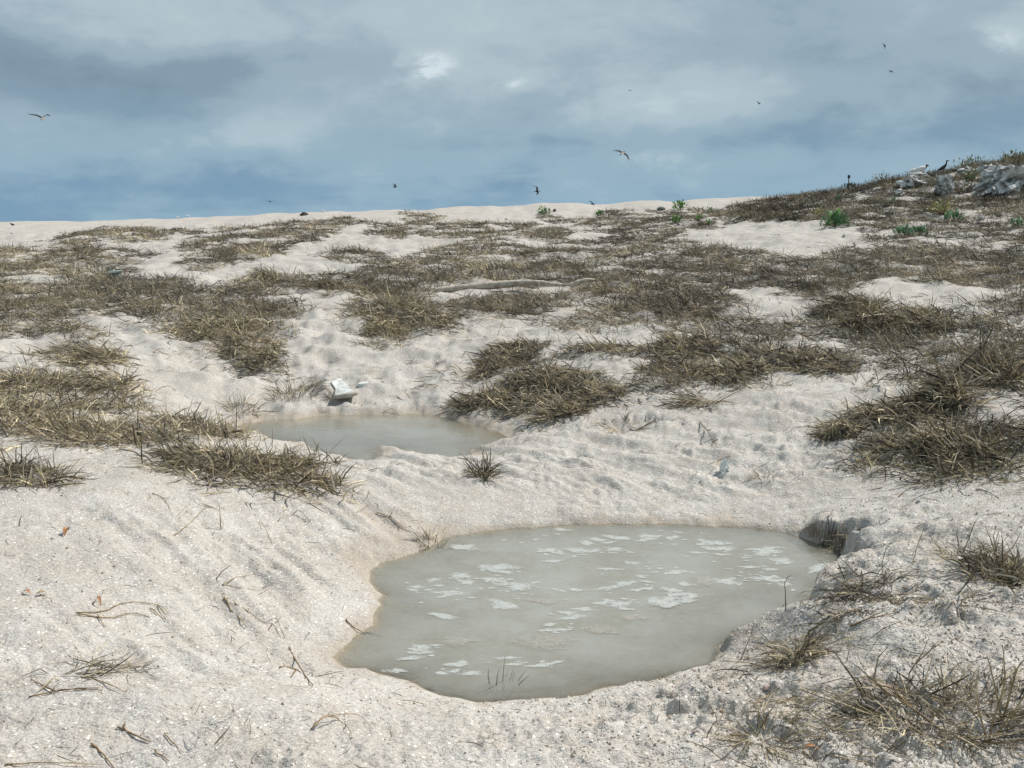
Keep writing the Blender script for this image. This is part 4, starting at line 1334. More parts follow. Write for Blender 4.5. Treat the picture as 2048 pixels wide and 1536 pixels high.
def foam_shape(px, py, rx, ry, z, lobes, seed, thick=0.0025):
    c = plane_pts([(px, py)])[0]
    e = plane_pts([(px + rx, py)])[0]
    f = plane_pts([(px, py + ry)])[0]
    a = abs(e[0] - c[0]) * 1.25
    b = abs(f[1] - c[1]) * 1.25
    r = random.Random(seed)
    m = 30
    ph = [r.uniform(0, 6.28) for _ in range(5)]
    am = [r.uniform(.10, .28) for _ in range(5)]
    fr = [1, 2, 3, 4, 6]
    sh = r.uniform(-.9, .9)
    co, ed = [(c[0], c[1], z)], [1.0]
    for lev, ev in ((0.55, 0.75), (0.82, 0.35), (1.0, 0.0)):
        for i in range(m):
            th = 2 * math.pi * i / m
            k = 1 + sum(am[j] * lobes * math.sin(fr[j] * th + ph[j]) / (1 + 0.45 * j) for j in range(5))
            k = max(0.25, k) * lev
            co.append((c[0] + math.cos(th) * a * k + sh * b * math.sin(th) * k, c[1] + math.sin(th) * b * k, z - 0.0004 * lev))
            ed.append(ev)
    t = [(0, 1 + i, 1 + (i + 1) % m) for i in range(m)]
    q = []
    for l in range(2):
        o = 1 + l * m
        q += [(o + i, o + m + i, o + m + (i + 1) % m, o + (i + 1) % m) for i in range(m)]
    EDGE.append(np.array(ed))
    return np.array(co), np.array(q), np.array(t)


EDGE = []
FOAM = [  # px, py, rx, ry, label, scum?
    (1345, 1197, 46, 17, 'largest lacy white foam patch right of the pool centre', 0),
    (1010, 1210, 30, 9, 'bright white foam patch left of the pool centre', 0),
    (920, 1151, 17, 7, 'oval foam patch at the upper left of the pool', 0),
    (990, 1136, 36, 6, 'stretched foam streak near the pool back left', 0),
    (925, 1094, 34, 5, 'slanted foam line by the pool back corner', 0),
    (1560, 1124, 22, 6, 'foam patch near the pool right shore scarp', 0),
    (1645, 1137, 22, 9, 'rounded foam patch at the pool right shore', 0),
    (1408, 1160, 25, 9, 'sandy foam patch above the largest foam patch', 1),
    (1095, 1282, 62, 14, 'broad sand-coloured scum raft in the pool front', 1),
    (920, 1283, 36, 7, 'thin sand-coloured scum patch left of the broad raft', 1),
    (1085, 1203, 22, 6, 'faint scum patch at the pool centre', 1),
    (1265, 1237, 26, 6, 'sandy foam strip below the largest foam patch', 1),
    (1205, 1262, 34, 9, 'faint pale scum patch right of the broad raft', 1),
    (820, 1318, 22, 4, 'narrow foam strip at the pool front left', 0),
    (880, 1232, 22, 6, 'faint round foam patch at the pool left', 0),
    (1450, 1098, 18, 4, 'small foam patch near the pool back right', 0),
]
for i, (px, py, rx, ry, lab, sc_) in enumerate(FOAM):
    EDGE.clear()
    if i == 0:
        ps = []
        for j, (ox, oy, ax, ay) in enumerate(((-20, 6, 26, 9), (12, -8, 22, 6), (25, 6, 24, 7), (-2, -14, 18, 5), (0, 12, 30, 5), (36, -3, 14, 6))):
            ps.append(foam_shape(px + ox, py + oy, ax, ay, 0.0026 + 0.0006 * j, 1.5, 900 + j))
        co, q, t_ = merge(ps)
    else:
        co, q, t_ = foam_shape(px, py, rx, ry, 0.0026, 1.25, 500 + i)
    org = co.mean(0)
    org[2] = 0
    o = link('foam_patch', new_mesh('foam_patch', co - org, q, t_, M_SCUM if sc_ else M_FOAM, True, None, {'edge': np.concatenate(EDGE)}), None, org)
    tag(o, lab, 'foam patch', 'foam patches on the near pool')
ps = []
EDGE.clear()
r = random.Random(3)
spots = [(1300, 1070, 60, 10), (1100, 1075, 120, 12), (1200, 1110, 110, 14), (1520, 1140, 60, 16), (1450, 1160, 60, 12), (1560, 1165, 40, 10), (860, 1175, 60, 20), (960, 1165, 60, 18),
         (1000, 1150, 30, 16), (900, 1190, 50, 10), (1110, 1105, 60, 8), (1190, 1180, 80, 20), (1300, 1140, 80, 12), (1050, 1180, 50, 12), (900, 1340, 70, 10), (1050, 1325, 60, 6),
         (850, 1300, 50, 14), (1240, 1205, 30, 10), (1150, 1225, 60, 12), (1400, 1085, 80, 10), (1480, 1110, 60, 12), (1130, 1255, 50, 8), (1320, 1175, 60, 16), (1530, 1100, 40, 8)]
for i in range(330):
    sx, sy, wx, wy = spots[i % len(spots)]
    fx_, fy_ = r.gauss(sx, wx * 0.6), r.gauss(sy, wy * 0.6)
    pt = plane_pts([(fx_, fy_)])[0]
    if sdf(POND1, np.array([pt[0]]), np.array([pt[1]]))[0] > -0.06:
        continue
    s = r.uniform(2.5, 6) if r.random() < 0.7 else r.uniform(8, 17)
    ps.append(foam_shape(fx_, fy_, s * r.uniform(1, 1.8), s * r.uniform(.18, .36), 0.0012 + 0.000004 * i, 1.3, 1000 + i, 0.002))
co, q, t_ = merge(ps)
tag(link('foam_flecks', new_mesh('foam_flecks', co, q, t_, M_FOAM, True, None, {'edge': np.concatenate(EDGE)})), 'small white foam flecks scattered over the near pool', 'foam', kind='stuff')


# ------------------------------------------------------------------ rocks
def rock_mesh(seed, sx, sy, sz, rough=0.3, mat=None, sub=3):
    bm = bmesh.new()
    bmesh.ops.create_icosphere(bm, subdivisions=sub, radius=1.0)
    for v in bm.verts:
        p = v.co.copy()
        a = np.array([p.x * 1.3 + seed * 7.1 + p.z * .7])
        b = np.array([p.y * 1.3 - seed * 3.7 + p.z * 1.1])
        n1 = float(fbm(a, b, seed, 4, 0.6)[0])
        n2 = abs(float(fbm(a * 2.6, b * 2.6 + p.z * 2, seed + 5, 3)[0]))
        p *= 1 + rough * n1 - rough * 0.9 * n2
        p.x *= 1 - .35 * p.z
        v.co = Vector((p.x * sx, p.y * sy, p.z * sz))
    me = bpy.data.meshes.new('rock')
    bm.to_mesh(me)
    bm.free()
    me.materials.append(mat or M_ROCK)
    return me


def rock(px, py, wpx, hpx, label, seed, mat=None, depth=0.7, rough=0.45, rot=0.0, name='rock', sub=3, tilt=0.0):
    """(px, py) = foot of the rock in the photo"""
    g = ray(px, py)
    s = math.hypot(g.y, g.z - EYE) / F
    w, h = wpx * s / 2, hpx * s
    o = link(name, rock_mesh(seed, w, w * depth, h * 0.62, rough, mat, sub), None, (g.x, g.y, g.z + h * 0.34))
    o.rotation_euler = (0, tilt, rot)
    return tag(o, label, 'rock', 'rocks on the dune')


rock(1888, 388, 44, 35, 'upright pale coral rock with a dark hollow on the hill', 11, None, .6, .6, .3, sub=4)
rock(2018, 382, 150, 52, 'largest grey rock outcrop at the right edge of the hill', 12, None, .6, .55, .2, sub=4, tilt=-.25)
rock(1826, 374, 64, 20, 'low grey rock left of the upright pale rock', 13, None, .6, .5, .1)
rock(1838, 357, 44, 13, 'flat pale rock under the resting white bird', 14, M_ROCKP, .6, .4, 0)
rock(1975, 348, 46, 20, 'weathered grey rock above the large outcrop', 15, None, .6, .5, .5)
rock(1935, 345, 40, 12, 'low grey rock near the hill crest', 16, None, .6, .5, .5)
rock(1675, 374, 16, 10, 'small grey stone at the foot of the stake', 17, M_ROCKP, .7, .4, .5)
rock(1800, 390, 26, 12, 'small pale stone below the ridge rocks', 18, M_ROCKP, .7, .5, .9)
rock(1962, 440, 16, 12, 'small pale stone on the right hillside', 19, M_ROCKP, .7, .5, .2)
rock(608, 431, 15, 7, 'dark flat stone on the far sand', 20, M_ROCKD, .7, .3, .2)
rock(1322, 420, 18, 7, 'low grey-green stone on the far sand', 21, mat_plain('grey_green_stone', (0.17, 0.20, 0.16), .9), .7, .25, .2)
rock(1109, 423, 7, 6, 'tiny dark stone on the far sand beside a green plant', 22, M_ROCKD, .8, .3, .2)
rock(1449, 942, 20, 26, 'white pitted coral lump on the sand right of centre', 23, mat_plain('white_coral', (0.62, 0.66, 0.64), .9, .2, .1, 30, (0.78, 0.81, 0.79), .01), .7, .6, .4, 'coral_lump')
rock(1445, 951, 9, 8, 'small white coral chip below the white coral lump', 24, bpy.data.materials['white_coral'], .7, .4, .4, 'coral_lump')
rock(1838, 1003, 12, 6, 'small white shell on the right sand', 25, M_ROCKP, .6, .2, .2, 'shell', 2)
rock(105, 1078, 8, 5, 'small white pebble near the orange leaf', 26, M_ROCKP, .7, .2, .2, 'pebble', 2)
rock(1535, 1378, 18, 10, 'pinkish shell fragment on the shaded front sand', 27, mat_plain('pink_shell', (0.55, 0.43, 0.36), .7), .6, .35, .2, 'shell', 2)
rock(1113, 1158, 9, 6, 'tiny dark seed floating in the middle of the near pool', 28, M_ROCKD, .8, .3, .2, 'floating_seed', 2)
for i, (px, py, w_, h_, lab) in enumerate((
        (1663, 401, 9, 5, 'left one of two white coral pieces below the stake'), (1676, 404, 7, 4, 'right one of two white coral pieces below the stake'),
        (1795, 388, 8, 6, 'white coral piece beside the small pale stone on the ridge'), (1356, 436, 12, 5, 'white coral piece directly under the spreading green bush'),
        (1336, 428, 10, 4, 'white coral piece on the sand left of the spreading green bush'), (1280, 432, 9, 4, 'white coral piece in the far grass left of the spreading bush'),
        (1012, 440, 8, 4, 'white coral piece in the far grass left of the flat green bush'), (1688, 472, 6, 5, 'tiny white coral piece on bare sand below the round bush'),
        (1415, 472, 6, 4, 'tiny white coral piece below the lowest green plant'), (24, 468, 6, 4, 'tiny white coral piece on the sand at the far left'),
        (1985, 435, 12, 7, 'white coral piece at the right side of the hillside'), (1470, 640, 10, 6, 'white coral piece beside the dark middle right mound'))):
    o = rock(px, py, w_, h_, lab, 40 + i, M_ROCKP, .7, .4, i * .7, 'coral_piece', 2)
    o['group'] = 'white coral pieces among the far grass'

# ------------------------------------------------------------------ driftwood log
pts = [ray(870, 589), ray(905, 586), ray(980, 582), ray(1060, 578), ray(1120, 580), ray(1158, 582)]
yy = np.mean([p.y for p in pts])
base = [at_dist(px, py, yy + dd) for px, py, dd in ((868, 588, -.25), (910, 584, -.15), (980, 578, 0), (1050, 573, .05), (1110, 576, .05), (1150, 578, .1))]
s = yy / F
zoff = min(float(terr(np.array([p.x]), np.array([p.y]))[0]) - p.z for p in base[1:5])
up = max(0.0, max(float(terr(np.array([p.x]), np.array([p.y]))[0]) + 0.06 - p.z for p in base[2:5]))
base = [p + Vector((0, 0, min(up, .12) + .03)) for p in base]
lg = empty('driftwood_log', base[0])
rp = resample([p - base[0] for p in base], 8)
nrd = len(rp)
rads = [0.025 + 0.045 * math.sin(math.pi * min(1, (i / (nrd - 1)) * 1.15 + 0.04)) ** 0.7 + random.uniform(-.005, .005) if i < nrd - 3 else .06 - .012 * (i - nrd + 3) for i in range(nrd)]
co, q, t_ = tube(rp, rads, 12)
link('trunk', new_mesh('trunk', co, q, t_, M_LOG, True), lg)
e0 = rp[-3]
co, q, t_ = tube([e0, e0 + Vector((.12, .02, .05)), e0 + Vector((.28, .02, .10)), e0 + Vector((.42, .04, .10))], [.05, .045, .035, .015], 8)
link('branch', new_mesh('branch', co, q, t_, M_LOG, True), lg)
tag(lg, 'long pale driftwood log lying in the dry grass', 'log')


# ------------------------------------------------------------------ washed-up board, slab, crate
def slab(name, corners_pix, thick, mat, parent=None, lift=0.0, org=None):
    top = [Vector(p) for p in corners_pix]
    return top


def box_from(corners, thick, bevel=0.006):
    """closed slab from a loop of 3-D top points, going down by thick"""
    n = len(corners)
    bm = bmesh.new()
    a = [bm.verts.new(c) for c in corners]
    b = [bm.verts.new(Vector(c) - Vector((0, 0, thick))) for c in corners]
    bm.faces.new(a)
    bm.faces.new(b[::-1])
    for i in range(n):
        bm.faces.new((a[i], b[i], b[(i + 1) % n], a[(i + 1) % n]))
    bmesh.ops.recalc_face_normals(bm, faces=bm.faces)
    if bevel:
        bmesh.ops.bevel(bm, geom=list(bm.edges), offset=bevel, segments=2, affect='EDGES')
    me = bpy.data.meshes.new('slab')
    bm.to_mesh(me)
    bm.free()
    return me


g0 = ray(690, 803)
brd = empty('broken_board', g0)
d0 = g0.y


def bp_(px, py, dd):
    return at_dist(px, py, d0 + dd) - g0


top = [bp_(668, 793, .0), bp_(716, 784, .05)] + [ray(px, py + 3) + Vector((0, 0, .022)) - g0 for px, py in ((704, 780), (690, 766), (682, 756), (662, 764), (671, 778))]
me = box_from(top, 0.03, 0.004)
me.materials.append(M_WHITE)
link('panel', me, brd)
rim = [bp_(667, 793, -.02), bp_(692, 790, .0), bp_(716, 784.5, .03), bp_(714, 789, .03), bp_(694, 795, .0), bp_(670, 796, -.03)]
co, q, t_ = tube([bp_(667, 794.5, -.03), bp_(680, 793, -.02), bp_(700, 789.5, .01), bp_(716, 785, .04)], [.016, .026, .03, .018], 8)
rm = link('rim', new_mesh('rim', co, q, t_, M_EDGE, True), brd)
under = [bp_(669, 797, .12), bp_(715, 788, .18), bp_(703, 803, .14), bp_(672, 806, .10)]
bm = bmesh.new()
fr_ = [bm.verts.new(p) for p in under]
bk_ = [bm.verts.new(p + Vector((0, .04, 0))) for p in under]
bm.faces.new(fr_)
bm.faces.new(bk_[::-1])
for i in range(4):
    bm.faces.new((fr_[i], bk_[i], bk_[(i + 1) % 4], fr_[(i + 1) % 4]))
bmesh.ops.recalc_face_normals(bm, faces=bm.faces)
me = bpy.data.meshes.new('side')
bm.to_mesh(me)
bm.free()
me.materials.append(mat_plain('board_underside', (0.20, 0.16, 0.13), .85))
link('side', me, brd)
co, q, t_ = tube([bp_(681, 758, .95), bp_(685, 759, .97), bp_(688, 766, .9)], [.03, .035, .02], 7)
link('torn_corner', new_mesh('torn_corner', co, q, t_, M_WHITE, True), brd)
tag(brd, 'broken white board with a thick rim half buried in sand', 'board')

g1 = ray(728, 774)
d1 = g1.y
sl_t = [at_dist(px, py, d1 + dd) - g1 for px, py, dd in ((714, 773, 0), (722, 767, .15), (736, 761, .3), (745, 761, .3), (744, 765, .2), (737, 771, .05), (727, 773.5, 0))]
me = box_from(sl_t, 0.05, 0.008)
me.materials.append(M_WHITE)
o = link('pale_slab', me, None, g1 + Vector((0, 0, .03)))
tag(o, 'small pointed pale slab on the sand right of the white board', 'slab')

g2 = ray(230, 560)
cr_ = empty('plastic_crate', g2)
d2 = g2.y
sx_ = d2 / F


def cbox(name, x0, x1, y0, y1, z0, z1, mat, bev=.01):
    me = box_from([(x0, y0, z1), (x1, y0, z1), (x1, y1, z1), (x0, y1, z1)], z1 - z0, bev)
    me.materials.append(mat)
    return link(name, me, cr_)


hw = 10 * sx_
cbox('lid', -hw, hw, -.12, .16, .135, .175, M_TEAL)
cbox('box', -hw * .9, hw * .92, -.09, .14, 0.0, .134, mat_plain('crate_side', (0.24, 0.25, 0.21), .7))
cbox('end_cap', hw * 1.0 + .003, hw * 1.12, -.11, .15, .12, .172, M_TEALD, .006)
cbox('handle', -hw * .5, -hw * .1, 0, .08, .176, .20, M_WHITE, .008)
tag(cr_, 'small pale teal lidded box among the grass at far left', 'box')
cr_.location = at_dist(231, 559, d2) + Vector((0, 0, .0))
cr_.location.z = float(terr(np.array([cr_.location.x]), np.array([d2]))[0]) + .02
cr_.rotation_euler = (0, -.07, .1)

# ------------------------------------------------------------------ leaves, feather
def leaf(pix, w, label, mat, name='fallen_leaf', cat='leaf', grp='fallen leaves'):
    a = ray(*pix[0])
    b = ray(*pix[1])
    d = b - a
    if d.length > 0.09:
        d = d.normalized() * 0.09
        d.z = max(-.02, min(.02, d.z))
    L_ = d.length
    ax = d.normalized()
    sd_ = Vector((-ax.y, ax.x, 0)).normalized()
    co, q = [], []
    n = 7
    for i in range(n):
        t = i / (n - 1)
        p = a + d * t + Vector((0, 0, .008 + .02 * math.sin(math.pi * t) * (L_ / .08)))
        ww = w * (math.sin(math.pi * min(1, .06 + .9 * t)) ** .8)
        for k in (-1, -.4, .4, 1):
            co.append(p + sd_ * ww * k + Vector((0, 0, abs(k) * ww * .5)))
    for i in range(n - 1):
        for k in range(3):
            q.append((i * 4 + k, i * 4 + k + 1, i * 4 + k + 5, i * 4 + k + 4))
    co = np.array([list(c - a) for c in co])
    nn = len(co)
    co2 = np.concatenate([co, co - np.array([0, 0, .0012])])
    q2 = q + [tuple(reversed([j + nn for j in f])) for f in q]
    o = link(name, new_mesh(name, co2, np.array(q2), None, mat, True), None, a)
    return tag(o, label, cat, grp)


leaf([(129, 1074), (142, 1056)], .012, 'orange-brown curled leaf on the left sand', M_DEAD)
leaf([(48, 1186), (61, 1190)], .007, 'small brown leaf scrap at the left edge of the sand', M_DEAD)
leaf([(73, 1192), (95, 1190)], .007, 'yellow-brown leaf scrap right of the small brown scrap', M_DEADY)
leaf([(1488, 1246), (1526, 1252)], .009, 'yellow-orange leaf on the sand spit by the pool', M_DEADY)
leaf([(1605, 1503), (1638, 1505)], .009, 'orange-brown leaf on the bottom right sand', M_DEAD)
leaf([(195, 1200), (205, 1222)], .006, 'tiny rusty leaf bits above the looped straw stem', M_DEAD)

fa = lay([(1684, 1367)])[0] + Vector((0, 0, .012))
fb = lay([(1722, 1368)])[0] + Vector((0, 0, .018))
fc = lay([(1812, 1396)])[0] + Vector((0, 0, .010))
ft = empty('feather', fa)
co, q, t_ = tube(resample([Vector((0, 0, 0)), fb - fa, fc - fa], 6), [.0026] * 6 + [.0022, .002, .0018, .0015, .001, .0008, .0005], 6)
link('quill', new_mesh('quill', co, q, t_, M_QUILL, True), ft)
vp = []
for side in (-1, 1):
    cc, qq = [], []
    n = 10
    for i in range(n):
        t = i / (n - 1)
        p = (fb - fa).lerp(fc - fa, t)
        d = (fc - fb).normalized()
        s_ = Vector((-d.y, d.x, 0)) * side
        w_ = (.006 + .016 * math.sin(math.pi * (0.1 + .85 * t))) * (1 if side > 0 else .6)
        cc += [p + Vector((0, 0, .002)), p + s_ * w_ + Vector((0, 0, .004 + .003 * math.sin(9 * t))), p + s_ * w_ + Vector((0, 0, .0028 + .003 * math.sin(9 * t))), p + Vector((0, 0, .0008))]
    for i in range(n - 1):
        b0 = i * 4
        for k in range(4):
            qq.append((b0 + k, b0 + (k + 1) % 4, b0 + 4 + (k + 1) % 4, b0 + 4 + k))
    vp.append((np.array([list(c) for c in cc]), np.array(qq), None))
co, q, t_ = merge(vp)
link('vane', new_mesh('vane', co, q, t_, M_FEATH), ft)
tag(ft, 'brown feather with a bright white quill on the lower right sand', 'feather')


# ------------------------------------------------------------------ green plants
def leafy(label, px, py, wpx, hpx, nl, cols, leaf_l=.10, name='green_plant', flat=1.0):
    g = ray(px, py)
    s = math.hypot(g.y, EYE - g.z) / F
    rw, h = wpx * s / 2, hpx * s
    root = empty(name, g)
    n = nl
    th = rng.random(n) * 6.283
    ph = np.arccos(1 - rng.random(n) * 1.05)
    rr_ = 0.45 + 0.6 * rng.random(n) ** .7
    lump_ = 1 + 0.35 * np.sin(3 * th + rng.random() * 6) * np.sin(ph) + .15 * np.sin(7 * th)
    cx_ = np.cos(th) * np.sin(ph) * rr_ * rw * lump_
    cy_ = np.sin(th) * np.sin(ph) * rr_ * rw * .8 * lump_
    cz_ = np.cos(ph) * rr_ * h * (0.75 + .35 * rng.random(n)) + .02
    az_ = th + .6 * rng.standard_normal(n)
    el_ = (0.7 + .5 * rng.standard_normal(n))
    L_ = leaf_l * (.6 + .8 * rng.random(n))
    wd = L_ * .42
    di = np.stack([np.cos(az_) * np.cos(el_), np.sin(az_) * np.cos(el_), np.sin(el_)], -1)
    sd_ = np.stack([-np.sin(az_), np.cos(az_), np.zeros(n)], -1)
    c0 = np.stack([cx_, cy_, cz_], -1)
    upv = np.cross(di, sd_)
    pts_ = [c0, c0 + di * (L_ * .45)[:, None] - sd_ * (wd * .5)[:, None] + upv * (wd * .12)[:, None], c0 + di * (L_ * .45)[:, None] + sd_ * (wd * .5)[:, None] + upv * (wd * .12)[:, None],
            c0 + di * L_[:, None], c0 + di * (L_ * .85)[:, None] - sd_ * (wd * .35)[:, None], c0 + di * (L_ * .85)[:, None] + sd_ * (wd * .35)[:, None]]
    co = np.stack(pts_, 1).reshape(-1, 3)
    b = (np.arange(n) * 6)[:, None]
    t_ = np.concatenate([b + np.array([[0, 2, 1]]), b + np.array([[4, 5, 3]])])
    q_ = b + np.array([[1, 2, 5, 4]])
    cc = np.array(cols)[rng.integers(0, len(cols), n)] * (1 + .25 * rng.standard_normal((n, 1))).clip(.5, 1.6)
    link('foliage', new_mesh('foliage', co, q_, t_, M_LEAF, False, np.repeat(cc, 6, 0)), root)
    ps = []
    for i in range(min(14, n)):
        p = Vector(c0[i])
        ps.append(tube([Vector((0, 0, -.03)), Vector((p.x * .4, p.y * .4, p.z * .55)), p], [.012, .009, .005], 5))
    co, q, t2 = merge(ps)
    link('stem', new_mesh('stem', co, q, t2, M_STEM, True), root)
    return tag(root, label, 'plant', 'green plants on the dune')


G1 = [(0.09, 0.21, 0.06), (0.13, 0.27, 0.08), (0.08, 0.18, 0.07), (0.17, 0.29, 0.12)]
G2 = [(0.09, 0.20, 0.05), (0.12, 0.25, 0.06), (0.07, 0.16, 0.05)]
GB = [(0.09, 0.18, 0.09), (0.12, 0.23, 0.12), (0.16, 0.27, 0.16)]
GY = [(0.22, 0.25, 0.07), (0.27, 0.27, 0.09), (0.16, 0.19, 0.06), (0.28, 0.23, 0.11)]
leafy('round leafy green bush on the sand slope below the hill', 1670, 453, 52, 28, 330, G1 + GB, .13)
leafy('blue-green creeping plant right of the round bush', 1808, 473, 44, 14, 150, GB, .13)
leafy('blue-green creeping plant at the right end of the creeping row', 1838, 472, 36, 14, 120, GB, .13)
leafy('bright green flat bush on the far sand at centre', 1087, 429, 24, 12, 130, G2, .13)
leafy('small bright green bush right of the flat one on the far sand', 1197, 432, 15, 11, 80, G2, .13)
leafy('bright green bush with spreading top near the dune crest', 1360, 419, 34, 15, 170, G2, .14)
leafy('little green plant beside the spreading bush', 1420, 424, 14, 8, 40, G2, .12)
leafy('green plant among white coral below the spreading bush', 1350, 446, 20, 12, 70, G2, .12)
leafy('tiny green plant right of the one among white coral', 1398, 441, 13, 8, 40, G2, .12)
leafy('lowest tiny green plant among the coral pieces', 1417, 450, 13, 7, 35, G1, .12)
leafy('leafy blue-green plant on the right hillside', 1905, 443, 36, 18, 130, GB, .13)
leafy('yellow-green feathery shrub on the hillside', 1885, 430, 54, 28, 170, GY, .10)
leafy('green weed near the foot of the ridge', 1786, 408, 16, 12, 50, GB, .12)
leafy('green weed beside white coral below the stake', 1676, 402, 14, 9, 45, GB, .12)
leafy('small green plant at the right edge of the hillside', 2032, 455, 26, 14, 60, GB, .13)
leafy('yellowish shrub left on the lower hillside', 1640, 432, 26, 12, 70, GY, .10)
leafy('green and straw shrub on the hill crest beside the dark bird', 1945, 333, 70, 22, 260, [(0.09, .13, .05), (.13, .15, .06), (.16, .14, .08)], .12)
leafy('olive shrub on the hill crest at the right edge', 2025, 322, 60, 20, 200, [(0.10, .12, .05), (.14, .13, .07), (.18, .14, .09)], .12)
leafy('green shrub between the two hill rocks', 1940, 362, 34, 20, 120, [(0.06, .11, .05), (.09, .14, .06)], .12)
leafy('low dark shrub on the ridge beside the stake', 1703, 377, 40, 11, 160, [(0.03, .045, .03), (.045, .06, .035)], .11)
leafy('brown feathery shrub on the ridge right of the stake', 1765, 368, 60, 20, 230, [(0.15, .11, .075), (.19, .14, .09), (.10, .08, .06)], .09)
leafy('grey feathery shrub at the left foot of the hill', 1640, 396, 30, 20, 110, [(0.15, .13, .11), (.12, .10, .09)], .09)
leafy('dry brown shrub at the foot of the hill near the crest sand', 1530, 425, 44, 26, 160, [(0.14, .115, .10), (.11, .09, .08)], .09)

# ------------------------------------------------------------------ stake
g = ray(1697, 368)
dst = g.y
sk = empty('marker_stake', g)
s = dst / F
co, q, t_ = tube([Vector((0, 0, -.15)), Vector((.005, 0, .2)), Vector((0, 0, 24 * s))], [.026, .024, .022], 8)
link('pole', new_mesh('pole', co, q, t_, M_METAL, True), sk)
me = box_from([(-.045, -.04, 29 * s), (.05, -.04, 29 * s), (.05, .04, 29 * s), (-.045, .04, 29 * s)], 6 * s, .008)
me.materials.append(M_METAL)
link('head', me, sk)
tag(sk, 'thin dark marker stake standing on the ridge', 'stake')


# ------------------------------------------------------------------ birds
def loft(path, radii, sides=10):
    return tube(path, radii, sides)


def wing(root, elbow, tip, chord, thick=.012):
    """a tapered wing from shoulder over wrist to tip; points are Vectors, chord along +X (towards the tail)"""
    secs = []
    steps = 8
    for i in range(steps + 1):
        t = i / steps
        p = root.lerp(elbow, t / .45) if t < .45 else elbow.lerp(tip, (t - .45) / .55)
        c = chord * (1 - .25 * t) if t < .5 else chord * (.875 * (1 - ((t - .5) / .5) ** 1.6) + .02)
        sweep = .0 if t < .45 else (t - .45) * chord * .5
        secs.append((p, c, sweep))
    co, q = [], []
    for p, c, sw in secs:
        th = thick * (.3 + c / chord)
        co += [p + Vector((sw - c * .35, 0, 0)), p + Vector((sw - c * .05, 0, th)), p + Vector((sw + c * .65, 0, 0)), p + Vector((sw - c * .05, 0, -th * .4))]
    for i in range(steps):
        for k in range(4):
            a, b = i * 4 + k, i * 4 + (k + 1) % 4
            q.append((a, b, b + 4, a + 4))
    q.append((steps * 4, steps * 4 + 1, steps * 4 + 2, steps * 4 + 3))
    return np.array([list(c) for c in co]), np.array(q), None


def flying(label, px, py, dist, span, lw, rw, yaw, pitch, roll, mats, body_white=False):
    """lw/rw = (wrist height, tip height, tip sweep) of left and right wing as parts of half-span.
    Bird flies towards -X in its own frame, wings along +-Y"""
    hs = span / 2
    L_ = span * .42
    path = [Vector((-L_ * .62, 0, -.01)), Vector((-L_ * .52, 0, .0)), Vector((-L_ * .44, 0, .012)), Vector((-L_ * .34, 0, .008)), Vector((-L_ * .2, 0, 0)), Vector((0, 0, -.004)), Vector((L_ * .2, 0, 0)), Vector((L_ * .36, 0, .005)), Vector((L_ * .52, 0, .008))]
    rads = [.003, .010, .045 * span * .62, .040 * span * .6, .062 * span, .066 * span, .045 * span, .02 * span, .004]
    parts = [loft(path, rads, 10)]
    nb = len(parts[0][1]) + len(parts[0][2])
    for sgn, wsp in ((1, lw), (-1, rw)):
        e, tz, sw = wsp
        parts.append(wing(Vector((-L_ * .08, sgn * .03 * span, .01)), Vector((-L_ * .16, sgn * hs * .45, hs * e)), Vector((L_ * sw, sgn * hs * .95, hs * tz)), span * .15))
    # forked tail
    tq = []
    tco = [Vector((L_ * .34, -.025 * span, .004)), Vector((L_ * .34, .025 * span, .004)), Vector((L_ * .66, .05 * span, .006)), Vector((L_ * .58, 0, .006)), Vector((L_ * .66, -.05 * span, .006))]
    tdn = [c - Vector((0, 0, .008)) for c in tco]
    tc_ = np.array([list(c) for c in tco + tdn])
    parts.append((tc_, np.array([(0, 1, 2, 3), (0, 3, 4, 4)][:1] + [(6, 5, 8, 7)]), np.array([(0, 3, 4), (5, 9, 8)])))
    co, q, t_ = merge(parts)
    me = new_mesh('bird', co, q, t_, mats[0], True)
    if body_white:
        me.materials.append(mats[1])
        nbq = len(parts[0][1])
        mi = np.zeros(len(me.polygons), np.int32)
        cen = np.empty(len(me.polygons) * 3)
        me.polygons.foreach_get('center', cen)
        cen = cen.reshape(-1, 3)
        mi[:nbq] = (cen[:nbq, 0] > -L_ * .38) & (cen[:nbq, 0] < L_ * .3)
        me.polygons.foreach_set('material_index', mi)
    o = link('bird', me, None, at_dist(px, py, dist))
    o.rotation_mode = 'ZYX'
    o.rotation_euler = (roll, pitch, yaw)
    return tag(o, label, 'bird', 'birds in flight')


flying('grey and white bird with raised wings flying at far left', 86, 236, 46, 1.0, (.40, .85, .25), (.15, .0, .35), R(140), R(-28), R(6), (M_BGREY, M_BWHITE), True)
flying('dark bird with one wing raised above the dune at centre left', 790, 374, 72, .75, (.5, .8, .4), (.3, .1, .4), R(190), R(-10), R(10), (M_BDARK,))
flying('dark bird with hooked wings low over the centre dune', 1074, 383, 70, .85, (.6, .75, .9), (-.15, -.35, .3), R(165), R(5), R(-12), (M_BDARK,))
flying('pale-bodied bird banking above the centre right dune', 1245, 306, 60, 1.15, (.12, .25, .3), (-.22, -.55, .3), R(110), R(0), R(-22), (M_BGREY, M_BWHITE), True)
flying('small dark bird gliding just over the left dune crest', 540, 403, 80, .8, (.12, .15, .3), (.05, .12, .3), R(80), R(4), R(4), (M_BDARK,))
flying('tiny distant bird high at centre right', 1260, 181, 110, .7, (.1, .1, .3), (.1, .1, .3), R(70), R(0), R(0), (M_BDARK,))
flying('small distant bird right of centre below the clouds', 1518, 207, 110, .7, (.3, .5, .3), (.2, .1, .3), R(130), R(0), R(-25), (M_BDARK,))
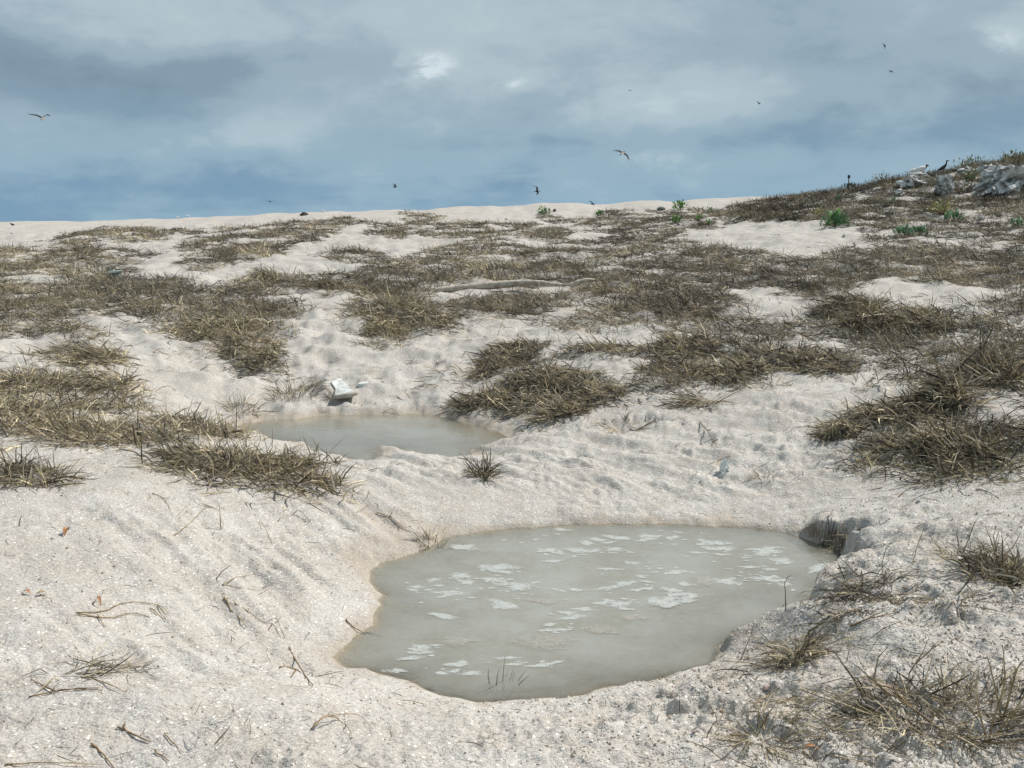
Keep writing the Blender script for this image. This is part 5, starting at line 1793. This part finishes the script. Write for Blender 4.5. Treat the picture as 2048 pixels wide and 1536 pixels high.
flying('uppermost small dark bird at the right', 1769, 92, 100, .6, (.3, .6, .4), (.0, -.4, .4), R(140), R(0), R(-45), (M_BDARK,))
flying('small dark bird just below the uppermost one', 1782, 143, 105, .7, (.15, .2, .3), (.0, -.1, .3), R(110), R(0), R(-18), (M_BDARK,))
flying('dark bird skimming the far sand right of centre', 1185, 408, 52, .45, (.3, .5, .4), (.1, .0, .4), R(140), R(0), R(-30), (M_BDARK,))


def standing(label, px, py, h, dist=None, face=1, mats=(M_BDARK,), lean=.75, neck=True, grp='birds standing on the dune'):
    """bird standing, body axis tilted; face=1 looks right"""
    g = ray(px, py) if dist is None else at_dist(px, py, dist)
    parts = []
    f = face
    P = lambda a, b: Vector((f * a * h, 0, b * h))
    if neck:
        path = [P(-.62, .10), P(-.45, .18), P(-.28, .28), P(-.10, .40), P(.06, .52), P(.13, .64), P(.17, .76), P(.17, .86), P(.20, .93), P(.26, .95), P(.34, .95), P(.42, .94)]
        rads = [.012 * h, .035 * h, .10 * h, .135 * h, .115 * h, .07 * h, .05 * h, .05 * h, .062 * h, .05 * h, .02 * h, .006 * h]
    else:
        path = [P(-.75, .30), P(-.5, .36), P(-.2, .42), P(.15, .50), P(.38, .62), P(.48, .74), P(.55, .80), P(.66, .80), P(.8, .78)]
        rads = [.02 * h, .10 * h, .24 * h, .27 * h, .18 * h, .12 * h, .13 * h, .07 * h, .01 * h]
    parts.append(tube(resample(path, 2), np.interp(np.linspace(0, 1, (len(path) - 1) * 2 + 1), np.linspace(0, 1, len(path)), rads), 10))
    for sgn in (-1, 1):
        parts.append(tube([P(-.05, .38) + Vector((0, sgn * .05 * h, 0)), P(-.03, .15) + Vector((0, sgn * .05 * h, 0)), P(-.02, -.04) + Vector((0, sgn * .05 * h, 0)), P(.06, -.05) + Vector((0, sgn * .05 * h, 0))], [.035 * h, .02 * h, .018 * h, .012 * h], 6))
        parts.append(tube([P(.0, .50) + Vector((0, sgn * .11 * h, 0)), P(-.2, .38) + Vector((0, sgn * .12 * h, 0)), P(-.45, .20) + Vector((0, sgn * .07 * h, 0)), P(-.62, .12) + Vector((0, sgn * .03 * h, 0))], [.05 * h, .06 * h, .035 * h, .008 * h], 6))
    co, q, t_ = merge(parts)
    me = new_mesh('bird', co, q, t_, mats[0], True)
    if len(mats) > 1:
        me.materials.append(mats[1])
        cen = np.empty(len(me.polygons) * 3)
        me.polygons.foreach_get('center', cen)
        cen = cen.reshape(-1, 3)
        mi = ((cen[:, 0] * f) > .42 * h).astype(np.int32)
        me.polygons.foreach_set('material_index', mi)
    o = link('bird', me, None, g)
    return tag(o, label, 'bird', grp)


s = 46 / F
standing('dark long-necked bird standing on the hill crest', 1888, 337, 25 * s, face=1)
standing('white bird with a dark head resting on the ridge rock', 1842, 347, 19 * s, dist=ray(1838, 350).y - .1, face=1, mats=(M_BWHITE, M_BRED), neck=False)
standing('smaller white bird resting left of the white dark-headed bird', 1826, 348, 14 * s, dist=ray(1838, 350).y - .1, face=1, mats=(M_BWHITE,), neck=False)
for px, py, lab in ((355, 433, 'left one of two white birds sitting on the left dune crest'), (376, 433, 'right one of two white birds sitting on the left dune crest'),
                    (646, 424, 'white bird sitting alone on the crest above the dark flat stone'), (25, 452, 'tiny dark bird sitting on the far left sand')):
    standing(lab, px, py, 6 * 57 / F, face=-1, mats=((M_BDARK if 'dark bird' in lab else M_BWHITE),), neck=False)

scene.render.engine = 'CYCLES'
scene.cycles.max_bounces = 4
scene.cycles.diffuse_bounces = 2
scene.cycles.adaptive_threshold = 0.015
scene.cycles.transparent_max_bounces = 8
print('tris', sum(sum(max(0, p.loop_total - 2) for p in m.polygons) if len(m.polygons) < 200000 else len(m.loops) // 2 for m in bpy.data.meshes))
